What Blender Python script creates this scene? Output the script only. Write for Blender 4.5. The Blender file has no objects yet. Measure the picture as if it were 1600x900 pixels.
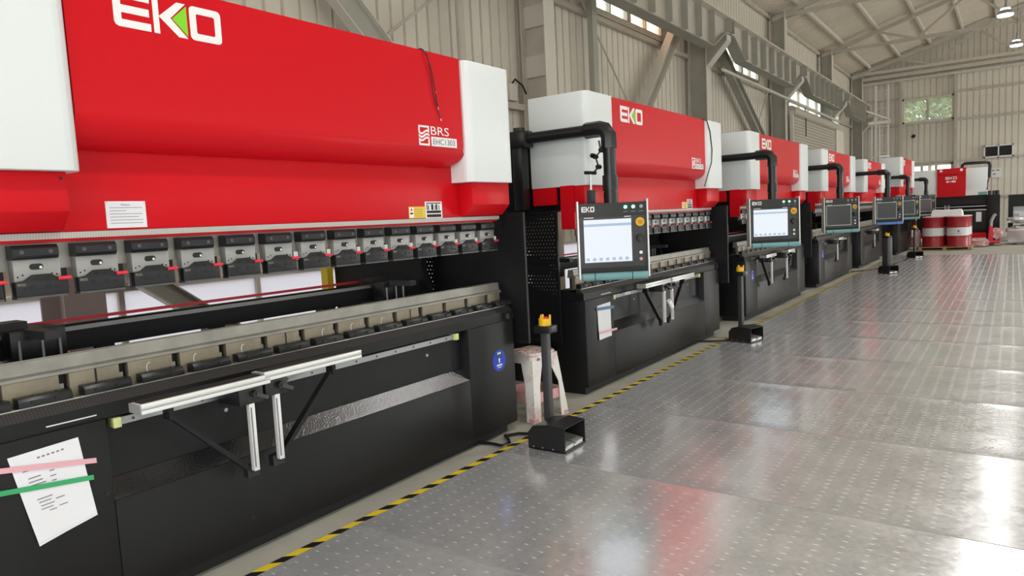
import bpy, bmesh, math, random
from mathutils import Vector, Matrix
random.seed(7)
SC = bpy.context.scene
COL = SC.collection
R = math.radians

# ------------------------------------------------------------------ camera
cam_d = bpy.data.cameras.new('camera'); cam = bpy.data.objects.new('camera', cam_d); COL.objects.link(cam)
cam_d.sensor_width = 36.0; cam_d.lens = 1090.65 / 1600 * 36.0; cam_d.clip_end = 200
cr = Vector((0.81334717, 0.57963721, -0.04987075)); cu = Vector((-0.0147468, 0.10623429, 0.99423177)); cf = Vector((-0.58159171, 0.80792016, -0.09495315))
M = Matrix((cr, cu, -cf)).transposed().to_4x4(); M.translation = (0, 0, 1.5)
cam.matrix_world = M
SC.camera = cam

# ------------------------------------------------------------------ world, exposure
W = bpy.data.worlds.new('overcast_sky'); SC.world = W; W.use_nodes = True
bg = W.node_tree.nodes['Background']; bg.inputs[0].default_value = (0.93, 0.97, 1.0, 1); bg.inputs[1].default_value = 3.3
SC.view_settings.view_transform = 'Standard'; SC.view_settings.look = 'None'
SC.view_settings.gamma = 1.0; SC.view_settings.use_curve_mapping = False
SC.view_settings.exposure = -0.12
SC.cycles.use_denoising = True
SC.cycles.max_bounces = 8; SC.cycles.diffuse_bounces = 4; SC.cycles.glossy_bounces = 4
SC.cycles.sample_clamp_indirect = 8.0

def area(name, loc, direction, sx, sy, power, color, spread=180, shape='RECTANGLE'):
    d = bpy.data.lights.new(name, 'AREA'); d.shape = shape; d.size = sx; d.size_y = sy
    d.energy = power; d.color = color; d.spread = R(spread)
    o = bpy.data.objects.new(name, d); COL.objects.link(o); o.location = loc
    o.rotation_euler = Vector(direction).to_track_quat('-Z', 'Z').to_euler()
    return o
# added area lights for an unseen window band on the right (one light per window)
for k in range(5):
    area('window_daylight', (12.25, -3.9 + 7.0 * k, 3.3), (-1, 0, -0.12), 5.6, 3.0, 30, (0.96, 0.98, 1.0))
# added area light, set at an unseen open gate behind the camera
area('gate_daylight', (3.2, -7.9, 2.6), (0, 1, 0.02), 9.0, 5.0, 300, (0.97, 0.985, 1.0))
# area light added to brighten the far wall, with a made-up side gate
area('gate_daylight', (12.5, 29.4, 2.4), (-1, 0.15, 0.12), 4.3, 4.6, 680, (0.97, 0.985, 1.0))

# ------------------------------------------------------------------ materials
def lin(r, g, b):
    f = lambda c: (c / 255 / 12.92) if c / 255 <= 0.04045 else ((c / 255 + 0.055) / 1.055) ** 2.4
    return (f(r), f(g), f(b), 1)
MATS = {}
def mat(name, col, rough=0.5, metal=0.0, bump=0.0, bscale=200.0, var=0.0, vscale=6.0, rvar=0.0, coat=0.0, emit=None, estr=0.0, spec=0.5):
    m = bpy.data.materials.new(name); m.use_nodes = True
    nt = m.node_tree; b = nt.nodes['Principled BSDF']
    b.inputs['Base Color'].default_value = col; b.inputs['Roughness'].default_value = rough
    b.inputs['Metallic'].default_value = metal; b.inputs['Coat Weight'].default_value = coat
    b.inputs['Specular IOR Level'].default_value = spec
    if emit: b.inputs['Emission Color'].default_value = emit; b.inputs['Emission Strength'].default_value = estr
    if bump or var or rvar:
        tc = nt.nodes.new('ShaderNodeTexCoord')
    if bump:
        n = nt.nodes.new('ShaderNodeTexNoise'); n.inputs['Scale'].default_value = bscale; n.inputs['Detail'].default_value = 2
        bp = nt.nodes.new('ShaderNodeBump'); bp.inputs['Strength'].default_value = bump; bp.inputs['Distance'].default_value = 0.002
        nt.links.new(tc.outputs['Object'], n.inputs['Vector']); nt.links.new(n.outputs['Fac'], bp.inputs['Height']); nt.links.new(bp.outputs['Normal'], b.inputs['Normal'])
    if var:
        n = nt.nodes.new('ShaderNodeTexNoise'); n.inputs['Scale'].default_value = vscale; n.inputs['Detail'].default_value = 5
        mx = nt.nodes.new('ShaderNodeMixRGB'); mx.blend_type = 'MULTIPLY'; mx.inputs[1].default_value = col
        rp = nt.nodes.new('ShaderNodeValToRGB'); rp.color_ramp.elements[0].position = 0.3; rp.color_ramp.elements[1].position = 0.7
        rp.color_ramp.elements[0].color = (1 - var, 1 - var, 1 - var, 1); rp.color_ramp.elements[1].color = (1, 1, 1, 1)
        mx.inputs[0].default_value = 1
        nt.links.new(tc.outputs['Object'], n.inputs['Vector']); nt.links.new(n.outputs['Fac'], rp.inputs[0]); nt.links.new(rp.outputs[0], mx.inputs[2]); nt.links.new(mx.outputs[0], b.inputs['Base Color'])
    if rvar:
        n = nt.nodes.new('ShaderNodeTexNoise'); n.inputs['Scale'].default_value = 9; n.inputs['Detail'].default_value = 6
        mr = nt.nodes.new('ShaderNodeMapRange'); mr.inputs[3].default_value = max(0.02, rough - rvar); mr.inputs[4].default_value = rough + rvar
        nt.links.new(tc.outputs['Object'], n.inputs['Vector']); nt.links.new(n.outputs['Fac'], mr.inputs[0]); nt.links.new(mr.outputs[0], b.inputs['Roughness'])
    MATS[name] = m
    return m
mat('red', (0.62, 0.006, 0.013, 1), 0.34, bump=0.02, bscale=200, spec=0.15)
mat('white', (0.78, 0.815, 0.81, 1), 0.38, bump=0.02, bscale=260)
mat('black', (0.0085, 0.0085, 0.0092, 1), 0.42, bump=0.25, bscale=420, spec=0.28)
mat('ledge_black', (0.014, 0.014, 0.016, 1), 0.22, bump=0.75, bscale=85, spec=1.0)
mat('blackflat', (0.008, 0.008, 0.009, 1), 0.6)
mat('blackplastic', (0.012, 0.012, 0.013, 1), 0.33)
mat('charcoal', (0.045, 0.045, 0.047, 1), 0.45)
mat('clampdark', (0.016, 0.0165, 0.018, 1), 0.34, metal=0.3)
mat('clampgrey', (0.10, 0.10, 0.105, 1), 0.38, metal=0.5)
mat('steel', (0.50, 0.48, 0.45, 1), 0.34, metal=0.85, var=0.2, vscale=14)
mat('platesteel', (0.33, 0.325, 0.315, 1), 0.4, metal=0.5)
mat('railsteel', (0.40, 0.385, 0.36, 1), 0.45, metal=0.5)
mat('diesteel', (0.33, 0.315, 0.28, 1), 0.4, metal=0.6, var=0.25, vscale=9)
mat('brassy', (0.31, 0.265, 0.195, 1), 0.45, metal=0.5, var=0.35, vscale=11)
mat('alu', (0.80, 0.80, 0.78, 1), 0.35, metal=0.35)
mat('aludark', (0.42, 0.42, 0.41, 1), 0.4, metal=0.5)
mat('rail', (0.34, 0.345, 0.35, 1), 0.38, metal=0.7)
mat('stopyellow', (0.62, 0.66, 0.28, 1), 0.5)
mat('redplastic', (0.72, 0.03, 0.06, 1), 0.4)
mat('whiteplastic', (0.80, 0.79, 0.77, 1), 0.45)
mat('print_white', (0.88, 0.86, 0.86, 1), 0.5)
mat('print_green', (0.22, 0.66, 0.015, 1), 0.5)
mat('print_grey', (0.20, 0.17, 0.22, 1), 0.6)
mat('print_black', (0.012, 0.012, 0.012, 1), 0.6)
mat('yellow', (0.80, 0.56, 0.02, 1), 0.45)
mat('estop_yellow', (0.85, 0.50, 0.01, 1), 0.4)
mat('orange', (0.62, 0.24, 0.01, 1), 0.5)
mat('blue', (0.008, 0.05, 0.46, 1), 0.45)
mat('darkblue', (0.01, 0.04, 0.22, 1), 0.45)
mat('paper', (0.80, 0.80, 0.83, 1), 0.7)
mat('pinktape', (0.80, 0.42, 0.47, 1), 0.4)
mat('greentape', (0.04, 0.38, 0.14, 1), 0.4)
mat('bluetape', (0.03, 0.11, 0.28, 1), 0.4)
mat('teal', (0.16, 0.36, 0.37, 1), 0.45, bump=0.2, bscale=150)
mat('handleblue', (0.10, 0.22, 0.60, 1), 0.45)
mat('screen_on', (0.05, 0.055, 0.06, 1), 0.3, emit=(0.86, 0.92, 1.0, 1), estr=0.98)
mat('screen_bar', (0.04, 0.05, 0.06, 1), 0.3, emit=(0.50, 0.66, 0.82, 1), estr=0.8)
mat('screen_off', (0.045, 0.048, 0.048, 1), 0.25)
mat('screen_maroon', (0.05, 0.015, 0.02, 1), 0.25)
mat('led_green', (0.3, 0.9, 0.5, 1), 0.4, emit=(0.35, 1.0, 0.55, 1), estr=1.3)
mat('led_off', (0.35, 0.38, 0.36, 1), 0.4)
mat('concrete', (0.42, 0.41, 0.35, 1), 0.75, var=0.25, vscale=3)
mat('clad', (0.80, 0.735, 0.63, 1), 0.5, var=0.12, vscale=1.5)
mat('clad_far', (0.83, 0.775, 0.68, 1), 0.5, var=0.12, vscale=1.5)
mat('dado', (0.74, 0.72, 0.74, 1), 0.7, var=0.1, vscale=2)
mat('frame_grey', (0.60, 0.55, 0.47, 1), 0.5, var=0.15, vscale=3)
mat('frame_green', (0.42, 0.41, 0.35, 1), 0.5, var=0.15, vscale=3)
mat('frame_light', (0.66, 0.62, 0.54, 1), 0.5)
mat('column_pink', (0.36, 0.29, 0.28, 1), 0.55)
mat('roof', (0.76, 0.67, 0.565, 1), 0.6, var=0.15, vscale=0.8)
mat('shutter', (0.50, 0.46, 0.38, 1), 0.45)
mat('drumred', (0.36, 0.02, 0.025, 1), 0.35)
mat('drumband', (0.72, 0.72, 0.72, 1), 0.4)
mat('wood', (0.42, 0.32, 0.16, 1), 0.7, var=0.3, vscale=8)
mat('foam', (0.82, 0.82, 0.82, 1), 0.7)
mat('wrap', (0.60, 0.61, 0.60, 1), 0.22, bump=0.0, coat=0.5)
mat('pinkfilm', (0.72, 0.45, 0.45, 1), 0.4)
def blend_mat(name, c1, c2, scale, p0, p1, rough):
    m = bpy.data.materials.new(name); m.use_nodes = True; nt = m.node_tree; b = nt.nodes['Principled BSDF']; L = nt.links.new
    tc = nt.nodes.new('ShaderNodeTexCoord'); n = nt.nodes.new('ShaderNodeTexNoise'); n.inputs['Scale'].default_value = scale; n.inputs['Detail'].default_value = 6; n.inputs['Roughness'].default_value = 0.7
    rp = nt.nodes.new('ShaderNodeValToRGB'); rp.color_ramp.elements[0].position = p0; rp.color_ramp.elements[1].position = p1; rp.color_ramp.elements[0].color = c1; rp.color_ramp.elements[1].color = c2
    L(tc.outputs['Object'], n.inputs['Vector']); L(n.outputs['Fac'], rp.inputs[0]); L(rp.outputs[0], b.inputs['Base Color']); b.inputs['Roughness'].default_value = rough; MATS[name] = m
blend_mat('stool', (0.76, 0.73, 0.69, 1), (0.58, 0.27, 0.28, 1), 7.0, 0.50, 0.74, 0.55)
blend_mat('stool_stained', (0.72, 0.66, 0.60, 1), (0.28, 0.04, 0.04, 1), 22.0, 0.46, 0.58, 0.55)
mat('stoolpaint', (0.45, 0.03, 0.03, 1), 0.6)
mat('stoolpink', (0.66, 0.34, 0.34, 1), 0.55)
mat('lampwhite', (0.9, 0.9, 0.95, 1), 0.4, emit=(0.93, 0.95, 1.0, 1), estr=6.0)
mat('lampgrey', (0.25, 0.26, 0.28, 1), 0.4)
mat('leaf', (0.46, 0.52, 0.20, 1), 0.6, var=0.4, vscale=3)
mat('ground', (0.45, 0.42, 0.36, 1), 0.9)
mat('cable', (0.006, 0.006, 0.006, 1), 0.45)

def glass_mat(name, tint, transp):
    m = bpy.data.materials.new(name); m.use_nodes = True; nt = m.node_tree; nt.nodes.clear()
    o = nt.nodes.new('ShaderNodeOutputMaterial'); mx = nt.nodes.new('ShaderNodeMixShader'); t = nt.nodes.new('ShaderNodeBsdfTransparent'); tr = nt.nodes.new('ShaderNodeBsdfTranslucent')
    t.inputs[0].default_value = tint; tr.inputs[0].default_value = tint; mx.inputs[0].default_value = 1 - transp
    nt.links.new(t.outputs[0], mx.inputs[1]); nt.links.new(tr.outputs[0], mx.inputs[2]); nt.links.new(mx.outputs[0], o.inputs[0])
    MATS[name] = m
glass_mat('glass', (0.92, 0.95, 0.92, 1), 0.85)
glass_mat('glass_frost', (0.60, 0.585, 0.61, 1), 0.0)  # translucent tint that glows in place of a bright white wall
glass_mat('glass_warm', (1.0, 0.80, 0.66, 1), 0.5)

def floor_mat():
    m = bpy.data.materials.new('floor_steel'); m.use_nodes = True; nt = m.node_tree; b = nt.nodes['Principled BSDF']
    L = nt.links.new; N = nt.nodes.new
    tc = N('ShaderNodeTexCoord'); mp = N('ShaderNodeMapping'); L(tc.outputs['Object'], mp.inputs[0])
    n1 = N('ShaderNodeTexNoise'); n1.inputs['Scale'].default_value = 2.2; n1.inputs['Detail'].default_value = 8; n1.inputs['Roughness'].default_value = 0.62; L(mp.outputs[0], n1.inputs['Vector'])
    n2 = N('ShaderNodeTexNoise'); n2.inputs['Scale'].default_value = 22; n2.inputs['Detail'].default_value = 6; n2.inputs['Distortion'].default_value = 1.2; L(mp.outputs[0], n2.inputs['Vector'])
    add = N('ShaderNodeMath'); add.operation = 'ADD'; L(n1.outputs['Fac'], add.inputs[0]); L(n2.outputs['Fac'], add.inputs[1])
    rp = N('ShaderNodeValToRGB'); rp.color_ramp.elements[0].position = 0.36; rp.color_ramp.elements[1].position = 0.64
    rp.color_ramp.elements[0].color = (0.68, 0.705, 0.72, 1); rp.color_ramp.elements[1].color = (0.92, 0.935, 0.945, 1)
    half = N('ShaderNodeMath'); half.operation = 'MULTIPLY'; half.inputs[1].default_value = 0.5; L(add.outputs[0], half.inputs[0]); L(half.outputs[0], rp.inputs[0]); L(rp.outputs[0], b.inputs['Base Color'])
    mr = N('ShaderNodeMapRange'); mr.inputs[1].default_value = 0.35; mr.inputs[2].default_value = 0.65; mr.inputs[3].default_value = 0.12; mr.inputs[4].default_value = 0.25; L(half.outputs[0], mr.inputs[0]); L(mr.outputs[0], b.inputs['Roughness'])
    b.inputs['Metallic'].default_value = 0.66
    n3 = N('ShaderNodeTexNoise'); n3.inputs['Scale'].default_value = 3.5; n3.inputs['Detail'].default_value = 3; L(mp.outputs[0], n3.inputs['Vector'])
    bp = N('ShaderNodeBump'); bp.inputs['Strength'].default_value = 0.10; bp.inputs['Distance'].default_value = 0.02; L(n3.outputs['Fac'], bp.inputs['Height']); L(bp.outputs['Normal'], b.inputs['Normal'])
    MATS['floor_steel'] = m
floor_mat()
mat('dash', (0.85, 0.86, 0.87, 1), 0.38, metal=0.35)

def stripe_mat(name, c1, c2, ax, bx, by, period, duty=0.5, rough=0.4):
    """diagonal printed stripes in object space: frac((ax*x+bx*y+by*z)/period) < duty"""
    m = bpy.data.materials.new(name); m.use_nodes = True; nt = m.node_tree; b = nt.nodes['Principled BSDF']; L = nt.links.new
    tc = nt.nodes.new('ShaderNodeTexCoord'); d = nt.nodes.new('ShaderNodeVectorMath'); d.operation = 'DOT_PRODUCT'; d.inputs[1].default_value = (ax / period, bx / period, by / period)
    L(tc.outputs['Object'], d.inputs[0])
    fr = nt.nodes.new('ShaderNodeMath'); fr.operation = 'FRACT'; L(d.outputs['Value'], fr.inputs[0])
    lt = nt.nodes.new('ShaderNodeMath'); lt.operation = 'LESS_THAN'; lt.inputs[1].default_value = duty; L(fr.outputs[0], lt.inputs[0])
    mx = nt.nodes.new('ShaderNodeMixRGB'); mx.inputs[1].default_value = c2; mx.inputs[2].default_value = c1; L(lt.outputs[0], mx.inputs[0]); L(mx.outputs[0], b.inputs['Base Color'])
    b.inputs['Roughness'].default_value = rough
    MATS[name] = m
stripe_mat('hazard', (0.85, 0.62, 0.03, 1), (0.012, 0.012, 0.012, 1), -0.84, 1, 0, 0.1675, 0.56)
stripe_mat('hazard_far', (0.80, 0.76, 0.70, 1), (0.03, 0.03, 0.03, 1), 1, -1, 0, 0.115, 0.5)
stripe_mat('rulermarks', (0.33, 0.31, 0.29, 1), (0.50, 0.48, 0.45, 1), 0, 1, 0, 0.01, 0.2, 0.45)
stripe_mat('scalemarks', (0.03, 0.03, 0.03, 1), (0.014, 0.014, 0.0145, 1), 0, 1, 0, 0.012, 0.35, 0.4)

# ------------------------------------------------------------------ mesh helpers
class MB:
    def __init__(s): s.v = []; s.f = []
    def add(s, vs, fs):
        k = len(s.v); s.v += [tuple(p) for p in vs]; s.f += [tuple(i + k for i in q) for q in fs]; return s
    def box(s, x0, x1, y0, y1, z0, z1):
        return s.add([(x0, y0, z0), (x1, y0, z0), (x1, y1, z0), (x0, y1, z0), (x0, y0, z1), (x1, y0, z1), (x1, y1, z1), (x0, y1, z1)],
                     [(0, 3, 2, 1), (4, 5, 6, 7), (0, 1, 5, 4), (1, 2, 6, 5), (2, 3, 7, 6), (3, 0, 4, 7)])
    def ext(s, poly, o, U, V, d, N=None):
        o = Vector(o); U = Vector(U); V = Vector(V); N = Vector(N) if N else U.cross(V); n = len(poly)
        a = [o + U * p[0] + V * p[1] for p in poly]; b = [p + N * d for p in a]
        return s.add(a + b, [tuple(range(n - 1, -1, -1)), tuple(range(n, 2 * n))] + [(i, (i + 1) % n, n + (i + 1) % n, n + i) for i in range(n)])
    def profy(s, poly, y0, y1):
        """(x,z) outline swept along y"""
        return s.ext(poly, (0, y0, 0), (1, 0, 0), (0, 0, 1), y1 - y0, (0, 1, 0))
    def cyl(s, p0, p1, r0, r1=None, n=16, cap=True):
        r1 = r0 if r1 is None else r1
        p0 = Vector(p0); p1 = Vector(p1); d = (p1 - p0).normalized()
        a = Vector((0, 0, 1)) if abs(d.z) < 0.9 else Vector((1, 0, 0)); u = d.cross(a).normalized(); w = d.cross(u)
        vs = []
        for p, r in ((p0, r0), (p1, r1)):
            for i in range(n):
                t = 2 * math.pi * i / n; vs.append(p + (u * math.cos(t) + w * math.sin(t)) * r)
        fs = [(i, (i + 1) % n, n + (i + 1) % n, n + i) for i in range(n)]
        if cap: fs += [tuple(range(n - 1, -1, -1)), tuple(range(n, 2 * n))]
        return s.add(vs, fs)
    def bar(s, p0, p1, w, h, up=(0, 0, 1)):
        """rectangular bar between two points, w sideways, h along up"""
        p0 = Vector(p0); p1 = Vector(p1); d = (p1 - p0).normalized(); up = Vector(up)
        sd = d.cross(up).normalized() * (w / 2); uu = sd.cross(d).normalized() * (h / 2)
        vs = [p + a + b for p in (p0, p1) for a, b in ((-sd, -uu), (sd, -uu), (sd, uu), (-sd, uu))]
        return s.add(vs, [(3, 2, 1, 0), (4, 5, 6, 7)] + [(i, (i + 1) % 4, 4 + (i + 1) % 4, 4 + i) for i in range(4)])
    def tube(s, pts, r, n=8):
        pts = [Vector(p) for p in pts]; vs = []; m = len(pts); pu = None
        for i, p in enumerate(pts):
            d = (pts[min(i + 1, m - 1)] - pts[max(i - 1, 0)]).normalized()
            if pu is None:
                a = Vector((0, 0, 1)) if abs(d.z) < 0.9 else Vector((1, 0, 0)); pu = d.cross(a).normalized()
            pu = (pu - d * pu.dot(d)).normalized(); w = d.cross(pu)
            vs += [p + (pu * math.cos(2 * math.pi * k / n) + w * math.sin(2 * math.pi * k / n)) * r for k in range(n)]
        fs = [(i * n + k, i * n + (k + 1) % n, (i + 1) * n + (k + 1) % n, (i + 1) * n + k) for i in range(m - 1) for k in range(n)]
        fs += [tuple(range(n - 1, -1, -1)), tuple(range((m - 1) * n, m * n))]
        return s.add(vs, fs)
    def lathe(s, prof, c=(0, 0, 0), n=24):
        vs = []; m = len(prof)
        for r, z in prof:
            vs += [(c[0] + r * math.cos(2 * math.pi * k / n), c[1] + r * math.sin(2 * math.pi * k / n), c[2] + z) for k in range(n)]
        fs = [(i * n + k, i * n + (k + 1) % n, (i + 1) * n + (k + 1) % n, (i + 1) * n + k) for i in range(m - 1) for k in range(n)]
        fs += [tuple(range(n - 1, -1, -1)), tuple(range((m - 1) * n, m * n))]
        return s.add(vs, fs)
    def mesh(s, name, mt, bevel=0, seg=2, normals=True):
        me = bpy.data.meshes.new(name); me.from_pydata(s.v, [], s.f)
        if bevel or normals:
            bm = bmesh.new(); bm.from_mesh(me)
            if normals: bmesh.ops.recalc_face_normals(bm, faces=bm.faces)
            if bevel: bmesh.ops.bevel(bm, geom=bm.edges[:], offset=bevel, segments=seg, affect='EDGES', profile=0.5, clamp_overlap=True)
            bm.to_mesh(me); bm.free()
        me.shade_smooth(); me.set_sharp_from_angle(angle=R(38))
        me.materials.append(MATS[mt])
        return me
    def build(s, name, mt, parent=None, loc=(0, 0, 0), bevel=0, rot=None, seg=2, normals=True):
        return link(name, s.mesh(name, mt, bevel, seg, normals), parent, loc, rot)
def link(name, me, parent=None, loc=(0, 0, 0), rot=None):
    o = bpy.data.objects.new(name, me); COL.objects.link(o); o.parent = parent; o.location = loc
    if rot: o.rotation_euler = rot
    return o
def tag(o, label=None, cat=None, group=None, kind=None):
    if label: o['label'] = label
    if cat: o['category'] = cat
    if group: o['group'] = group
    if kind: o['kind'] = kind
    return o
def empty(name, loc=(0, 0, 0), rz=0):
    o = bpy.data.objects.new(name, None); COL.objects.link(o); o.location = loc; o.rotation_euler = (0, 0, rz); o.empty_display_size = 0.2
    return o
CH = {}
def copy_tree(o, parent=None, depth=9, skip=()):
    c = o.copy(); COL.objects.link(c); c.parent = parent
    if depth > 0:
        for ch in list(o.children):
            if ch.name.split('.')[0] in skip: continue
            copy_tree(ch, c, depth - 1, skip)
    return c
YU, ZU = (0, 1, 0), (0, 0, 1)
def rrect(w, h, r, n=4, x=0, y=0):
    pts = []
    for cx, cy, a0 in ((w - r, h - r, 0), (r, h - r, 90), (r, r, 180), (w - r, r, 270)):
        for k in range(n + 1):
            t = R(a0 + 90 * k / n); pts.append((x + cx + r * math.cos(t), y + cy + r * math.sin(t)))
    return pts
def ring(mb, outer, inner, o, U, V, d):
    n = len(outer); o = Vector(o); U = Vector(U); V = Vector(V); N = U.cross(V)
    q = lambda p, t: o + U * p[0] + V * p[1] + N * t
    vs = [q(p, 0) for p in outer] + [q(p, 0) for p in inner] + [q(p, d) for p in outer] + [q(p, d) for p in inner]; fs = []
    for i in range(n):
        j = (i + 1) % n
        fs += [(2 * n + i, 2 * n + j, 3 * n + j, 3 * n + i), (i, n + i, n + j, j), (i, j, 2 * n + j, 2 * n + i), (n + j, n + i, 3 * n + i, 3 * n + j)]
    mb.add(vs, fs)
def brand(o, U, V, w, h, d=0.002, filled_k=True):
    """three block letters E K O; returns (white mesh builder, green wedge builder)"""
    mb = MB(); g = MB(); lw = w * 0.315; gap = (w - 3 * lw) / 2; s = h * 0.21; cr = h * 0.13
    P = lambda pts: mb.ext(pts, o, U, V, d)
    P([(0, h), (0, cr), (cr * 0.3, cr * 0.3), (cr, 0), (lw, 0), (lw, s), (s, s), (s, h / 2 - s / 2), (lw * 0.97, h / 2 - s / 2), (lw * 0.97, h / 2 + s / 2), (s, h / 2 + s / 2), (s, h - s), (lw, h - s), (lw, h)])
    k0 = lw + gap
    P([(k0, 0), (k0 + s * 0.8, 0), (k0 + s * 0.8, h), (k0, h)])
    P([(k0 + s * 0.8, h / 2), (k0 + lw * 0.72, 0), (k0 + lw, 0), (k0 + lw * 0.5, h / 2), (k0 + lw * 0.98, h), (k0 + lw * 0.72, h)])
    if filled_k:
        g.ext([(k0 + lw * 0.55, h / 2), (k0 + lw * 1.0, h * 0.06), (k0 + lw * 1.0, h * 0.94)], o, U, V, d * 1.1)
    o0 = k0 + lw + gap
    ring(mb, rrect(lw, h, cr, 3, o0, 0), rrect(lw - 2 * s, h - 2 * s, cr * 0.4, 3, o0 + s, s), o, U, V, d)
    return mb, g
TXT = {}
def lettering(name, text, o, U, V, w, h, mt, parent, d=0.0015):
    """flat lettering from the built-in font, fitted to w x h"""
    if text not in TXT:
        cu = bpy.data.curves.new('lettering', 'FONT'); cu.body = text; cu.resolution_u = 3
        t = bpy.data.objects.new('lettering', cu); COL.objects.link(t); dg = bpy.context.evaluated_depsgraph_get()
        me = bpy.data.meshes.new_from_object(t.evaluated_get(dg)); vs = [v.co.copy() for v in me.vertices]; fs = [tuple(p.vertices) for p in me.polygons]
        bpy.data.objects.remove(t); bpy.data.curves.remove(cu); bpy.data.meshes.remove(me)
        x0 = min(v.x for v in vs); x1 = max(v.x for v in vs); y0 = min(v.y for v in vs); y1 = max(v.y for v in vs)
        TXT[text] = ([((v.x - x0) / (x1 - x0), (v.y - y0) / (y1 - y0)) for v in vs], fs)
    vs, fs = TXT[text]; o = Vector(o); U = Vector(U); V = Vector(V); N = U.cross(V)
    mb = MB(); mb.add([o + U * (a * w) + V * (b * h) + N * d for a, b in vs], fs)
    return mb.build(name, mt, parent, normals=False)
def perforated(mb, o, U, V, w, h, cell=0.03, r=0.0048, d=0.0):
    """sheet with a staggered field of real holes"""
    o = Vector(o); U = Vector(U); V = Vector(V); nx = int(w / cell); nz = int(h / cell); cw = w / nx; ch = h / nz
    q = lambda a, b: o + U * a + V * b
    for j in range(nz):
        sh = 0.5 * cw if j % 2 else 0
        if sh:
            mb.add([q(0, j * ch), q(sh, j * ch), q(sh, j * ch + ch), q(0, j * ch + ch)], [(0, 1, 2, 3)])
            mb.add([q(w - sh, j * ch), q(w, j * ch), q(w, j * ch + ch), q(w - sh, j * ch + ch)], [(0, 1, 2, 3)])
        for i in range(nx - (1 if sh else 0)):
            a, b = sh + i * cw, j * ch; mx, my = a + cw / 2, b + ch / 2
            mb.add([q(a, b), q(a + cw, b), q(a + cw, b + ch), q(a, b + ch), q(mx, my - r), q(mx + r, my), q(mx, my + r), q(mx - r, my)],
                   [(0, 1, 4), (1, 5, 4), (1, 2, 5), (2, 6, 5), (2, 3, 6), (3, 7, 6), (3, 0, 7), (0, 4, 7)])

# ------------------------------------------------------------------ the building
XW, YF, XR, YB = -5.45, 32.2, 12.55, -8.0        # inner faces of left, far, right and back walls
ZE, SL = 6.72, 0.285                               # eave height and roof slope
XM = (XW + XR) / 2
def roof_z(x): return ZE + SL * (min(x, 2 * XM - x) - XW)

fl = MB().box(XW - 0.3, XR + 0.3, YB - 0.3, YF + 0.3, -0.2, 0.0).build('floor', 'concrete'); tag(fl, kind='structure')
PX0, PX1, PY0, PW = -2.680, 3.32, 2.28 - 5 * 1.243, 1.243
pm = MB(); seg = 16
for i in range(seg + 1):
    y = 0.004 + (PW - 0.008) * i / seg; e = min(y, PW - y); z = 0.006 + 0.005 * max(0, 1 - e / 0.16) ** 2
    pm.v += [(0, y, z), (PX1 - PX0 - 0.006, y, z), (0, y, 0), (PX1 - PX0 - 0.006, y, 0)]
for i in range(seg):
    a = 4 * i; b = a + 4
    pm.f += [(a, a + 1, b + 1, b), (a + 2, b + 2, b + 3, a + 3), (a, b, b + 2, a + 2), (a + 1, a + 3, b + 3, b + 1)]
pm.f += [(0, 2, 3, 1), (4 * seg, 4 * seg + 1, 4 * seg + 3, 4 * seg + 2)]
pme = pm.mesh('floor_plate', 'floor_steel')
NP = 21
for k in range(NP):
    link('floor_plate', pme, fl, (PX0, PY0 + k * PW, 0))
    link('floor_plate', pme, fl, (PX1, PY0 + k * PW, 0))
dm = MB(); c = 0
x = PX0 + 0.05
while x < 1.3:
    off = 0.03 if c % 2 else 0.0; c += 1; y = 0.9 + off
    while y < PY0 + NP * PW - 0.05:
        t = (y - PY0) % PW; e = min(t, PW - t)
        if e > 0.03:
            zz = 0.0055 + 0.005 * max(0, 1 - e / 0.16) ** 2; jx = random.uniform(-.002, .002); sk = random.uniform(-.002, .002)
            l, w, h = 0.0185, 0.0045, 0.0013
            dm.add([(x + jx - l, y - sk, zz), (x + jx, y - w, zz), (x + jx + l, y + sk, zz), (x + jx, y + w, zz), (x + jx - l * 0.55, y - sk * .5, zz + h), (x + jx + l * 0.55, y + sk * .5, zz + h)],
                   [(0, 1, 4), (1, 5, 4), (1, 2, 5), (2, 3, 5), (3, 4, 5), (3, 0, 4)])
        y += 0.0604
    x += 0.1022
tag(dm.build('tread_dashes', 'dash', fl, normals=False), kind='stuff')

# corrugated cladding: one pan with its rib, repeated
PAN = {}
def pan(mt, z0, z1, horizontal=False):
    k = (mt, round(z0, 2), round(z1, 2))
    if k not in PAN:
        pr = [(0, 0), (0.150, 0), (0.155, -0.03), (0.188, -0.03), (0.193, 0), (0.2, 0), (0.2, -0.036), (0, -0.036)]
        PAN[k] = MB().ext(pr, (0, 0, z0), (1, 0, 0), (0, 1, 0), z1 - z0, (0, 0, 1)).mesh('cladding_panel', mt)
    return PAN[k]
def clad_wall(wall, mt, a0, a1, place, rz, ztop, holes):
    n = int(round((a1 - a0) / 0.2))
    for i in range(n):
        a = a0 + 0.2 * i; zs = [(0.0, ztop(a + 0.1))]
        for h0, h1, z0, z1 in holes:
            if h0 - 0.01 < a + 0.1 < h1 + 0.01:
                out = []
                for p, q in zs:
                    if p < z0: out.append((p, min(q, z0)))
                    if q > z1: out.append((max(p, z1), q))
                zs = out
        for p, q in zs:
            if q - p > 0.02: link('cladding_panel', pan(mt, p, q), wall, place(a), (0, 0, rz))
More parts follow.
